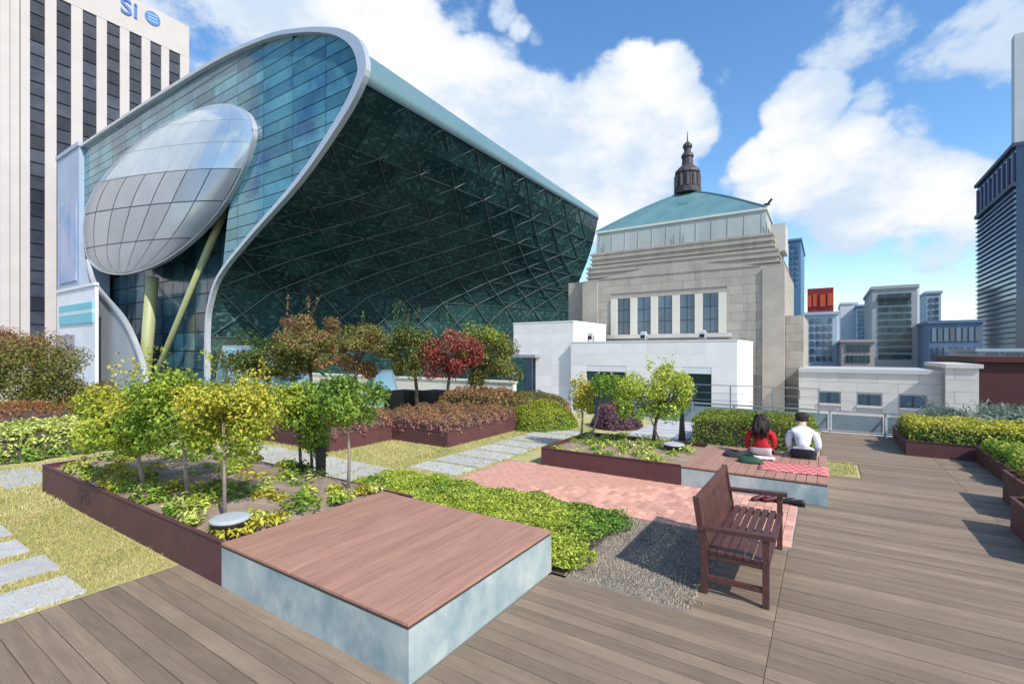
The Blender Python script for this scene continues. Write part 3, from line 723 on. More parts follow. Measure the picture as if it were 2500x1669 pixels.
for k, (px0, px1) in enumerate([(950, 1022), (1028, 1098)]):
    a = at_depth(px0, HOR, 17.9); c_ = at_depth(px1, HOR, 17.9); mid = (a + c_) / 2; mid.z = 0
    t = empty('cabinet', tuple(mid), ['black equipment cabinet behind the maples, left of two', 'black equipment cabinet behind the maples, right of two'][k], 'cabinet', 'black cabinets')
    w = .52
    b = MB(); b.box(mid.x - w, mid.x + w, mid.y - w, mid.y + w, .06, .80); b.build('body', mat('black_metal', (.018, .02, .022), .6), t)
    b = MB(); b.box(mid.x - w - .02, mid.x + w + .02, mid.y - w - .02, mid.y + w + .02, .80, .84); b.build('lid', M_black, t)
    b = MB(); b.box(mid.x - w + .04, mid.x + w - .04, mid.y - w + .04, mid.y + w - .04, -.02, .06); b.build('plinth', M_stonej, t)
    for q in range(6):
        piece('vent_slat', M_black, t, mid.x - w - .015, mid.x - w, mid.y - w + .08, mid.y + w - .08, .2 + q * .08, .25 + q * .08)

t = empty('parapet', (16.1, 15, 0), 'white low parapet wall behind the maples', 'wall')
b = MB(); b.box(16.0, 16.22, 10.4, 26, -.05, 1.05); b.build('wall', M_white, t)
b = MB(); b.box(15.95, 16.27, 10.35, 26.05, 1.05, 1.12); b.build('coping', M_white, t)

def glass_prism(label, c, w, h, ln):
    t = empty('glass_skylight', c, label, 'skylight', 'pointed glass skylights')
    x, y, z = c
    A = [(x, y - w, z), (x, y + w, z), (x, y, z + h)]; B = [(x + ln, y - w, z), (x + ln, y + w, z), (x + ln, y, z + h)]
    m = mat('pale_blue_glass', (.10, .20, .30), .08, 0, .8, var=(.20, .36, .44), vscale=.7)
    for f in ((A[0], A[2], A[1]), (A[0], B[0], B[2], A[2]), (A[1], A[2], B[2], B[1])):
        b = MB(); n = len(f); b.add(list(f), [tuple(range(n))]); b.build('pane', m, t)
    for (p, q) in ((A[0], A[2]), (A[1], A[2]), (A[2], B[2]), (B[0], B[2]), (B[1], B[2])):
        b = MB(); b.bar(p, q, .07); b.build('frame_bar', M_steel, t)
p = at_depth(545, HOR, 22); glass_prism('pointed pale blue skylight left of the maples', (p.x, p.y, -.05), 1.0, 2.6, 2.2)
p = at_depth(655, HOR, 19.5); glass_prism('lower pale blue skylight under the olive maple', (p.x, p.y, -.05), 1.05, 1.6, 1.6)
p = at_depth(905, HOR, 20.5); glass_prism('small blue green skylight right of the rusty maple', (p.x, p.y, -.05), .55, 1.5, 1.2)

# ------------------------------------------------------------------ bench
def bench():
    x0, x1, yf, yb = 4.82, 6.42, .42, 1.0
    t = empty('garden_bench', ((x0 + x1) / 2, (yf + yb) / 2, 0), 'dark red brown slatted wooden garden bench with armrests', 'bench')
    s = .055
    for x in (x0, x1 - s):
        b = MB(); b.box(x, x + s, yf, yf + s, 0, .615); b.build('leg', M_wood, t)
        b = MB()                                             # rear leg, raked above the seat
        pr = [(yb - .06, 0), (yb, 0), (yb, .40), (yb + .075, .90), (yb + .02, .90), (yb - .06, .42)]
        b.prism_x(pr, x, x + s); b.build('leg', M_wood, t)
        b = MB(); pr = [(yf - .05, .617), (yb + .03, .597), (yb + .03, .635), (yf - .05, .66)]
        b.prism_x(pr, x - .012, x + s + .012); b.build('armrest', M_wood, t)
        b = MB(); b.box(x + .008, x + s - .008, yf + s, yb - .06, .13, .175); b.build('stretcher', M_wood, t)
        b = MB(); b.box(x + .006, x + s - .006, yf + s, yb - .06, .345, .40); b.build('seat_rail', M_wood, t)
    b = MB(); b.box(x0 + s, x1 - s, yf + .01, yf + .045, .335, .40); b.build('seat_rail', M_wood, t)
    b = MB(); b.box(x0 + s, x1 - s, yb - .05, yb - .015, .345, .40); b.build('seat_rail', M_wood, t)
    b = MB(); b.box((x0 + x1) / 2 - .02, (x0 + x1) / 2 + .02, yf + .047, yb - .052, .345, .40); b.build('seat_rail', M_wood, t)
    n = 7; w = (yb - yf - .05) / n
    for k in range(n):
        piece('seat_slat', M_wood, t, x0 - .004, x1 + .004, yf - .008 + k * w, yf - .008 + (k + 1) * w - .016, .402, .424)
    def by(z): return yb + .075 * (z - .40) / .5 - .03
    for (z, h) in ((.86, .08), (.466, .078)):
        b = MB(); b.prism_x([(by(z - h / 2) - .018, z - h / 2), (by(z - h / 2) + .018, z - h / 2), (by(z + h / 2) + .018, z + h / 2), (by(z + h / 2) - .018, z + h / 2)], x0 + s, x1 - s)
        b.build('back_rail', M_wood, t)
    n = 22; L_ = (x1 - x0 - 2 * s) / n
    for k in range(n):
        xa = x0 + s + k * L_ + .005
        b = MB(); b.prism_x([(by(.505) - .009, .505), (by(.505) + .009, .505), (by(.818) + .009, .818), (by(.818) - .009, .818)], xa, xa + L_ - .010)
        b.build('back_slat', M_wood, t)
bench()

# ------------------------------------------------------------------ people on the far platform and their things
M_skin = mat('skin', (.55, .36, .27), .55); M_redc = mat('red_knit', (.50, .012, .02), .85, var=(.40, .008, .014), vscale=18, bump=.8, bscale=16)
M_whitec = mat('white_shirt', (.74, .75, .80), .85, var=(.60, .61, .70), vscale=9, bump=.9, bscale=14)
M_hair = mat('black_hair', (.016, .012, .010), .8, var=(.03, .022, .018), vscale=30, stretch=(1, 1, .15), bump=.3, bscale=90, bstretch=(1, 1, .1))
M_denim = mat('dark_trousers', (.022, .025, .04), .85); M_skirt = mat('pale_skirt', (.72, .66, .66), .85)
def person(label, hip, seat_z, lean, top_m, low_m, skin_arm, hair_long, seed, scale=1.0, turn=0.0, arm_out=(.1, .1)):
    """seated figure facing +x, thighs forward over the platform edge, lower legs hanging"""
    t = empty('person', hip, label, 'person')
    g = scale; V = []; E = []; Rd = []; Mt = []
    def v(p, r, m): V.append(Vector(p) * g); Rd.append(r * g); Mt.append(m); return len(V) - 1
    def chain(start, pts):
        a = start
        for (p, r, m) in pts:
            i = v(p, r, m); E.append((a, i)); a = i
        return a
    lx = lean
    pel = v((0, 0, .10), .135, 1)
    top = chain(pel, [((.00 + lx * .25, 0, .22), .130, 0), ((.01 + lx * .55, 0, .36), .135, 0), ((.02 + lx * .9, 0, .48), .125, 0)])
    nk = chain(top, [((.04 + lx * 1.1, 0, .565), .058, 2), ((.06 + lx * 1.2, 0, .62), .055, 2)])
    hd = chain(nk, [((.085 + lx * 1.3, 0, .685), .074, 2), ((.09 + lx * 1.3, 0, .75), .074, 2)])
    for s in (1, -1):
        sh = chain(top, [((.02 + lx * .9, s * .150, .47), .062, 0)])
        o1, o2 = arm_out
        oo = o1 if s > 0 else o2
        el = chain(sh, [((.00 + lx * .7, s * (.195 + oo * .4), .33), .049, 0), ((.03 + lx * .5, s * (.20 + oo), .21), .044, 0 if not skin_arm else 2)])
        wr = chain(el, [((.13 + lx * .5, s * (.17 + oo), .10), .034, 0 if not skin_arm else 2), ((.22 + lx * .5, s * (.16 + oo), .055), .026, 2)])
        pm = chain(wr, [((.28 + lx * .5, s * (.145 + oo), .045), .030, 2)])
        for q in range(4):
            fx = .37 + lx * .5 - .012 * abs(q - 1.3); fy = s * (.115 + oo + .019 * q)
            chain(pm, [((.325 + lx * .5, fy, .05), .0095, 2), ((fx - .015, fy, .045), .0085, 2), ((fx + .008, fy, .028), .0075, 2)])
        chain(wr, [((.26 + lx * .5, s * (.105 + oo), .05), .011, 2), ((.30 + lx * .5, s * (.085 + oo), .04), .009, 2)])
        kn = chain(pel, [((.05, s * .085, .095), .098, 1), ((.28, s * .105, .085), .080, 1), ((.52, s * .10, .075), .060, 1)])
        chain(kn, [((.555, s * .10, -.06), .053, 1), ((.54, s * .10, -.22), .042, 1), ((.53, s * .10, -.30), .04, 3), ((.60, s * .105, -.325), .036, 3), ((.68, s * .11, -.33), .026, 3)])
    me = bpy.data.meshes.new('body'); me.from_pydata([tuple(q) for q in V], E, [])
    o = bpy.data.objects.new('body_cage', me); COL.objects.link(o)
    md = o.modifiers.new('skin', 'SKIN')
    for i, r in enumerate(Rd): me.skin_vertices[0].data[i].radius = (r, r)
    for i in range(len(V)): me.skin_vertices[0].data[i].use_root = (i == 0)
    for i in (top,): me.skin_vertices[0].data[i].radius = (.10 * g, .175 * g)
    me.skin_vertices[0].data[top - 1].radius = (.108 * g, .172 * g); me.skin_vertices[0].data[top - 2].radius = (.112 * g, .165 * g); me.skin_vertices[0].data[pel].radius = (.125 * g, .175 * g)
    md.use_smooth_shade = True
    o.modifiers.new('sub', 'SUBSURF').levels = 2; o.modifiers['sub'].render_levels = 2
    dg = bpy.context.evaluated_depsgraph_get()
    nm = bpy.data.meshes.new_from_object(o.evaluated_get(dg)); bpy.data.objects.remove(o)
    nm.name = 'body'; nm.materials.clear()
    for q in (top_m, low_m, M_skin, M_black): nm.materials.append(q)
    VA = np.array([tuple(q) for q in V]); MA = np.array(Mt); RA = np.array(Rd)
    for p in nm.polygons:
        d = np.linalg.norm(VA - np.array(p.center), axis=1) - RA * .6
        p.material_index = int(MA[int(np.argmin(d))]); p.use_smooth = True
    body = bpy.data.objects.new('body', nm); COL.objects.link(body); body.parent = t
    # hair: cap with strands running down
    b = MB(); n = 14; hc = V[hd]; prof = []
    if hair_long:
        rings = [(.785, .012), (.765, .055), (.725, .088), (.67, .098), (.60, .105), (.50, .118), (.42, .105), (.35, .05)]
    else:
        rings = [(.825, .012), (.815, .05), (.785, .082), (.745, .092), (.70, .090), (.665, .080), (.645, .060)]
    dz = hc.z / g - .75 + (.045 if hair_long else .0)
    vs = []; fs = []; rn = random.Random(seed)
    for i, (z, r) in enumerate(rings):
        k = i / (len(rings) - 1)
        for a in range(n + 1):
            th = math.pi * (.32 + 1.36 * a / n) if i > 1 else 2 * math.pi * a / n
            back = -.03 * k if hair_long else -.01 * k
            rr = r * (1 + .07 * math.sin(a * 5 + i) + rn.uniform(-.03, .03))
            sink = 0 if not hair_long or z > .66 else (hc.x / g - (.02 + lx * (z / .5))) * .75
            vs.append(((hc.x / g - sink + back + rr * 1.05 * math.cos(th)) * g, rr * math.sin(th) * g, (z + dz) * g))
    m_ = n + 1
    for i in range(len(rings) - 1):
        for a in range(n): fs.append((i * m_ + a, i * m_ + a + 1, (i + 1) * m_ + a + 1, (i + 1) * m_ + a))
    b.add(vs, fs)
    hx_, hz_ = hc.x / g, hc.z / g                          # loose strands over the cap
    for k in range(70 if hair_long else 110):
        th = math.pi * rn.uniform(.42, 1.58); r0 = .055 if hair_long else .07
        if hair_long:
            pts = []; ln = rn.uniform(.34, .50); sw = rn.uniform(-.03, .03)
            for q in range(6):
                f = q / 5; z = hz_ + .06 - f * ln; rr = (.05 + .05 * min(1, f * 3.0)) + .012 * math.sin(f * 7 + k) + rn.uniform(0, .012)
                drop = 0 if f < .35 else (hx_ - (.02 + lx * .9)) * 1.75 * min(1, (f - .35) * 2.2)
                pts.append(((hx_ - drop + rr * 1.08 * math.cos(th) - .012 * f) * g, (rr * math.sin(th) + sw * f) * g, z * g))
            b.tube(pts, [.010 * g, .013 * g, .013 * g, .011 * g, .008 * g, .002 * g], 5)
        else:
            ph = rn.uniform(.0, 1.25); d0 = Vector((math.cos(th) * math.sin(ph + .3), math.sin(th) * math.sin(ph + .3), math.cos(ph + .3)))
            c0 = Vector((hx_, 0, hz_ - .005)); p0 = c0 + d0 * .078; p1 = c0 + d0 * .099 + Vector((rn.uniform(-.02, .02), rn.uniform(-.02, .02), -.02))
            b.tube([p0 * g, (p0 + p1) / 2 * g, p1 * g], [.013 * g, .010 * g, .003 * g], 5)
    me = bpy.data.meshes.new('hair'); me.from_pydata(b.v, [], b.f); me.materials.append(M_hair)
    for p in me.polygons: p.use_smooth = True
    hr = bpy.data.objects.new('hair', me); COL.objects.link(hr); hr.parent = t
    hr.name = 'hair'
    # face: nose, ears, eyes and mouth on the far side of the head
    hz = .715; hx = hc.x / g - .012
    b = MB(); b.lathe(((hx + .088) * g, 0, (hz - .012) * g), [(.017 * g, 0), (.010 * g, .02 * g), (.004 * g, .04 * g)], 6); b.build('nose', M_skin, None).parent = t
    for s in (1, -1):
        b = MB(); b.tube([((hx - .005) * g, s * .084 * g, (hz - .03) * g), ((hx - .01) * g, s * .094 * g, hz * g), ((hx - .005) * g, s * .086 * g, (hz + .03) * g)], [.008 * g, .012 * g, .010 * g], 6); b.build('ear', M_skin, None, True).parent = t
        b = MB(); b.lathe(((hx + .080) * g, s * .03 * g, (hz + .022) * g), [(.004 * g, -.006 * g), (.011 * g, 0), (.004 * g, .006 * g)], 6); b.build('eye', M_black, None).parent = t
    b = MB(); b.tube([((hx + .078) * g, -.02 * g, (hz - .045) * g), ((hx + .084) * g, 0, (hz - .045) * g), ((hx + .078) * g, .02 * g, (hz - .045) * g)], [.004 * g, .007 * g, .004 * g], 5)
    b.build('mouth', mat('lips', (.45, .16, .14), .5), None).parent = t
    t.location = (hip[0], hip[1], seat_z); t.rotation_euler = (0, 0, turn); t.scale = (.95, 1.12, .90)
    return t
PZ = .341
w_p = person('person in a red top with long dark hair, sitting with the back turned', (10.12, 1.02, PZ), PZ, .05, M_redc, M_skirt, False, True, 1, 1.04, .06, (.0, -.02))
m_p = person('person in a white shirt with short dark hair, sitting with the back turned', (10.22, .34, PZ), PZ, .19, M_whitec, M_denim, False, False, 2, 1.10, .10, (-.02, .0))
# picnic cloth with a red and white check, dark green bag, black jacket, phone sized things left out
def cloth(name, label, cat, poly_c, w, l, ang, m, seed, z=PZ + .004):
    rn = random.Random(seed); b = MB(); n = 12; vs = []; fs = []
    for j in range(n + 1):
        for i in range(n + 1):
            u, q = (i / n - .5) * w, (j / n - .5) * l
            x = poly_c[0] + u * math.cos(ang) - q * math.sin(ang); y = poly_c[1] + u * math.sin(ang) + q * math.cos(ang)
            vs.append((x + rn.uniform(-.006, .006), y + rn.uniform(-.006, .006), z + .008 + .010 * math.sin(i * 1.7 + j * .9) * math.sin(j * 1.3) + rn.random() * .004))
    for j in range(n):
        for i in range(n): a = j * (n + 1) + i; fs.append((a, a + 1, a + n + 2, a + n + 1))
    b.add(vs, fs); o = b.build(name, m, None, True)
    md = o.modifiers.new('thick', 'SOLIDIFY'); md.thickness = .004
    return tag(o, label, cat)
def check_mat():
    m = bpy.data.materials.new('red_check_cloth'); m.use_nodes = True; nt = m.node_tree; p = nt.nodes['Principled BSDF']; p.inputs['Roughness'].default_value = .9
    g = nt.nodes.new('ShaderNodeNewGeometry'); c = nt.nodes.new('ShaderNodeTexChecker'); c.inputs['Scale'].default_value = 16
    c.inputs[1].default_value = (.55, .06, .06, 1); c.inputs[2].default_value = (.62, .30, .28, 1)
    nt.links.new(g.outputs['Position'], c.inputs[0]); nt.links.new(c.outputs[0], p.inputs['Base Color']); return m
cloth('picnic_cloth', 'red checked picnic cloth under the person in white', 'cloth', (9.30, .46), .72, 1.0, .05, check_mat(), 3)
def bag(name, label, cat, c, r, m, seed):
    rs = np.random.default_rng(seed); t = empty(name, c, label, cat)
    b = MB(); prof = [(1.0, 0), (1.08, .15), (1.0, .45), (.82, .8), (.45, .98), (.1, 1.0)]; n = 14; vs = []; fs = []
    for i, (q, z) in enumerate(prof):
        for k in range(n):
            a = 6.283 * k / n; w = q * (1 + .10 * math.sin(3 * a + i) + rs.normal(0, .03))
            vs.append((c[0] + math.cos(a) * r[0] * w, c[1] + math.sin(a) * r[1] * w, c[2] + z * r[2] * (1 + .1 * math.sin(2 * a))))
    for i in range(len(prof) - 1):
        for k in range(n): fs.append((i * n + k, i * n + (k + 1) % n, (i + 1) * n + (k + 1) % n, (i + 1) * n + k))
    fs.append(tuple(range(n))[::-1]); fs.append(tuple((len(prof) - 1) * n + k for k in range(n)))
    b.add(vs, fs); b.build('body', m, t, True)
    b = MB(); b.tube([(c[0] - r[0] * .6, c[1] - r[1] * .6, c[2] + r[2] * .7), (c[0] - r[0] * .3, c[1] - r[1] * .2, c[2] + r[2] * 1.25), (c[0] + r[0] * .3, c[1] + r[1] * .5, c[2] + r[2] * 1.05), (c[0] + r[0] * .6, c[1] + r[1] * .7, c[2] + r[2] * .7)], [.012] * 4, 6); b.build('strap', m, t, True)
bag('bag', 'dark green soft bag behind the person in red', 'bag', (9.42, 1.12, PZ + .002), (.15, .19, .11), mat('dark_green_fabric', (.02, .075, .045), .8), 4)
bag('jacket', 'rumpled black jacket beside the person in red', 'jacket', (9.88, 1.42, PZ + .002), (.22, .20, .08), mat('black_fabric', (.03, .032, .036), .9), 5)
cloth('folded_cloth', 'white folded cloth under the person in red', 'cloth', (9.86, 1.00), .26, .46, .0, mat('white_pink_cloth', (.74, .62, .64), .9), 8, PZ + .012)
def shoe(label, c, ang, m, grp):
    t = empty('shoe', c, label, 'shoe', grp); ca, sa = math.cos(ang), math.sin(ang)
    def loft(rings, mm, nm):
        b = MB(); n = 10; vs = []; fs = []
        for (u, w, z0, z1) in rings:
            for k in range(n):
                a = 6.283 * k / n; yy = math.cos(a) * w; zz = (z0 + z1) / 2 + math.sin(a) * (z1 - z0) / 2
                vs.append((c[0] + u * ca - yy * sa, c[1] + u * sa + yy * ca, c[2] + zz))
        for i in range(len(rings) - 1):
            for k in range(n): fs.append((i * n + k, i * n + (k + 1) % n, (i + 1) * n + (k + 1) % n, (i + 1) * n + k))
        fs.append(tuple(range(n))[::-1]); fs.append(tuple((len(rings) - 1) * n + k for k in range(n)))
        b.add(vs, fs); b.build(nm, mm, t, True)
    loft([(-.13, .022, .02, .075), (-.11, .036, .015, .10), (-.05, .036, .015, .095), (.02, .038, .015, .075), (.08, .043, .015, .058), (.12, .036, .015, .048), (.14, .015, .018, .038)], m, 'upper')
    loft([(-.135, .02, 0, .016), (-.10, .036, 0, .018), (.02, .038, 0, .018), (.08, .046, 0, .018), (.13, .034, 0, .018), (.147, .014, 0, .016)], M_black, 'sole')
mr_ = mat('dark_red_leather', (.10, .008, .012), .5)
shoe('dark red shoe on the bricks, the one farther from the deck', (8.30, .86, .003), 2.4, mr_, 'shoes left below the platform')
shoe('dark red shoe on the bricks, the one nearer the deck', (8.32, .70, .003), 2.1, mr_, 'shoes left below the platform')
shoe('black shoe below the platform front, the one beside the red pair', (8.34, .50, .003), 1.7, M_black, 'shoes left below the platform')
shoe('black shoe below the platform front, the one nearest the platform corner', (8.33, .36 + .02, .003), 1.3, M_black, 'shoes left below the platform')

# ------------------------------------------------------------------ railings
def rail_low():
    X = 16.42; y = -2.6
    t = empty('glass_railing', (X, 1, -.05), 'low steel railing with glass panels at the end of the deck', 'railing')
    ys = [-2.6 + 1.25 * k for k in range(8)]
    for k, q in enumerate(ys):
        b = MB(); b.box(X - .03, X + .03, q - .025, q + .025, -.05, .60); b.build('post', M_steel, t)
        b = MB(); b.bar((X - .02, q, .50), (X - .42, q, .0), .035); b.build('strut', M_steel, t)
        if k < 7:
            b = MB(); b.box(X - .008, X + .008, q + .05, ys[k + 1] - .05, .08, .52); b.build('glass_panel', M_railglass, t)
    b = MB(); b.box(X - .04, X + .04, ys[0] - .05, ys[-1] + .05, .60, .64); b.build('top_rail', M_steel, t)
    b = MB(); b.box(X - .02, X + .02, ys[0], ys[-1], .03, .07); b.build('bottom_rail', M_steel, t)
rail_low()
def rail_thin():
    X = 19.6; t = empty('cable_railing', (X, 4, -.9), 'thin steel railing in front of the stone hall', 'railing')
    ys = [5.6, 4.4, 3.0, 1.6, .2]
    for q in ys:
        b = MB(); b.box(X - .022, X + .022, q - .022, q + .022, -.9, 1.02); b.build('post', M_steel, t)
    for z in (1.02, .72, .45, .18, -.1):
        b = MB(); b.bar((X, ys[0], z), (X, ys[-1], z), .03 if z > 1 else .014); b.build('cable' if z < 1 else 'handrail', M_steel, t)
    b = MB(); b.bar((X, ys[0], 1.02), (X, ys[0] + 1.0, .35), .03); b.build('handrail', M_steel, t)
    b = MB(); b.box(X - .06, X + .06, ys[-1] - .1, ys[0] + .4, -.9, -.02); b.build('kerb', mat('blue_grey_metal', (.27, .31, .34), .6), t)
rail_thin()

# ------------------------------------------------------------------ white annex
def annex():
    XA = 20.0; XB = 20.27
    r = on_x(1800, 834, XA); l = on_x(1394, 834, XA); zt = 2.3 + (HOR - 834) / F_PX * (XA / ray(1600, 834).x)
    t = empty('white_annex', (XA, (r.y + l.y) / 2, -.9), 'white tiled annex with dark doorways in front of the stone hall', 'building')
    y0, y1 = r.y, l.y; z0 = -.9
    d1 = (on_x(1528, 910, XA).y, on_x(1430, 910, XA).y); d2 = (on_x(1737, 912, XA).y, on_x(1664, 912, XA).y)
    dz = on_x(1700, 912, XA).z
    # walls as solids with the two doorways left open
    b = MB(); b.box(XA, XA + .35, y0, d2[0], z0, zt); b.box(XA, XA + .35, d2[1], d1[0], z0, zt); b.box(XA, XA + .35, d1[1], y1, z0, zt)
    b.box(XA, XA + .35, d2[0], d2[1], dz, zt); b.box(XA, XA + .35, d1[0], d1[1], dz, zt)
    b.box(XA + .35, 24.6, y0, y0 + .3, z0, zt); b.box(XA + .35, 24.6, y1 - .3, y1, z0, zt); b.box(XA + .35, 24.6, y0 + .3, y1 - .3, zt - .5, zt - .25)
    b.build('wall', M_wjoint, t)
    holes = [(d1[0], d1[1], z0, dz), (d2[0], d2[1], z0, dz)]
    tile_face_x(t, 'wall_tile', M_white, XA, y0, y1, z0, zt, 1.15, .52, .012, .005, holes, False)
    tile_face_y(t, 'wall_tile', M_white, y0, XA + .01, 24.6, z0, zt, 1.15, .52, .012, .005)
    b = MB(); b.box(XA - .03, 24.6, y0 - .03, y0 + .34, zt, zt + .05); b.box(XA - .03, XA + .38, y0 + .341, y1, zt, zt + .05); b.build('coping', M_white, t)
    for (a, c) in (d1, d2):
        w = empty('door', (XA + .2, (a + c) / 2, z0), parent=t)
        n = 3; q = (c - a) / n
        for k in range(n):
            b = MB(); b.box(XA + .20, XA + .215, a + k * q + .03, a + (k + 1) * q - .03, z0 + .05, dz - .04); b.build('pane', M_darkglass, w)
        for k in range(n + 1):
            b = MB(); b.box(XA + .17, XA + .24, a + k * q - .028, a + k * q + .028, z0, dz); b.build('frame', M_mull, w)
        b = MB(); b.box(XA + .175, XA + .235, a, c, dz - .55, dz - .49); b.build('frame', M_mull, w)
    # taller block set back 0.27 m on the left
    ya = y1 + .002; yb = on_x(1254, 800, XB).y; zh = 2.3 + (HOR - 788) / F_PX * (XB / ray(1320, 788).x)
    wy0 = on_x(1308, 900, XB).y; wz = on_x(1290, 872, XB).z; yb2 = yb
    b = MB(); b.box(XB, XB + 3.9, ya, wy0, z0, zh); b.box(XB, XB + 3.9, wy0, yb, wz, zh); b.box(XB + 1.2, XB + 3.9, wy0, yb, z0, wz); b.build('tall_wall', M_wjoint, t)
    tile_face_x(t, 'wall_tile', M_white, XB, ya, yb, z0, zh, 1.15, .52, .012, .005, [(wy0, yb + 1, z0, wz)], False)
    tile_face_y(t, 'wall_tile', M_white, ya, XB + .01, XB + 3.9, zt + .06, zh, 1.15, .5, .02, .008)
    b = MB(); b.box(XB - .03, XB + 3.93, ya - .03, yb + .03, zh, zh + .05); b.build('coping', M_white, t)
    w = empty('window', (XB + 1.1, (wy0 + yb) / 2, z0), parent=t)
    for k in range(3):
        q = (yb - wy0) / 3; b = MB(); b.box(XB + 1.14, XB + 1.16, wy0 + q * k + .03, wy0 + q * (k + 1) - .03, z0 + .2, wz - .05); b.build('pane', M_winglass, w)
        b = MB(); b.box(XB + 1.12, XB + 1.18, wy0 + q * k - .025, wy0 + q * k + .025, z0, wz); b.build('frame', M_steel, w)
    b = MB(); b.box(XB - .5, XB + .0, wy0 - .25, yb + .05, wz, wz + .12); b.build('canopy', mat('grey_canopy', (.30, .31, .32), .6), t)
    # three hooded spotlights on the coping
    for (px, py, X, zz, lab) in ((1443, 832, XA + .2, zt, 'white hooded floodlight on the annex roof, next to the tall block'), (1572, 832, XA + .2, zt, 'white hooded floodlight on the annex roof, middle one'), (1716, 832, XA + .2, zt, 'white hooded floodlight on the annex roof, nearest the annex corner')):
        y = on_x(px, py, X).y; z = zz + .05
        s = empty('floodlight', (X, y, z), lab, 'lamp', 'floodlights on the annex roof')
        b = MB(); b.box(X - .05, X + .05, y - .14, y - .11, z, z + .22); b.box(X - .05, X + .05, y + .11, y + .14, z, z + .22); b.box(X - .06, X + .06, y - .14, y + .14, z, z + .02); b.build('bracket', M_steel, s)
        b = MB(); pr = [(-.16, .10), (.12, .06), (.17, .22), (.02, .40), (-.13, .34)]
        vs = [(X + p, y - .11 + .001, z + q) for p, q in pr] + [(X + p, y + .11 - .001, z + q) for p, q in pr]; n = 5
        b.add(vs, [tuple(range(n))[::-1], tuple(range(n, 2 * n))] + [(i, (i + 1) % n, (i + 1) % n + n, i + n) for i in range(n)]); b.build('hood', M_lampgrey, s)
        b = MB(); b.box(X - .185, X - .15, y - .09, y + .09, z + .10, z + .24); b.build('lens', M_black, s)
    return t
annex()

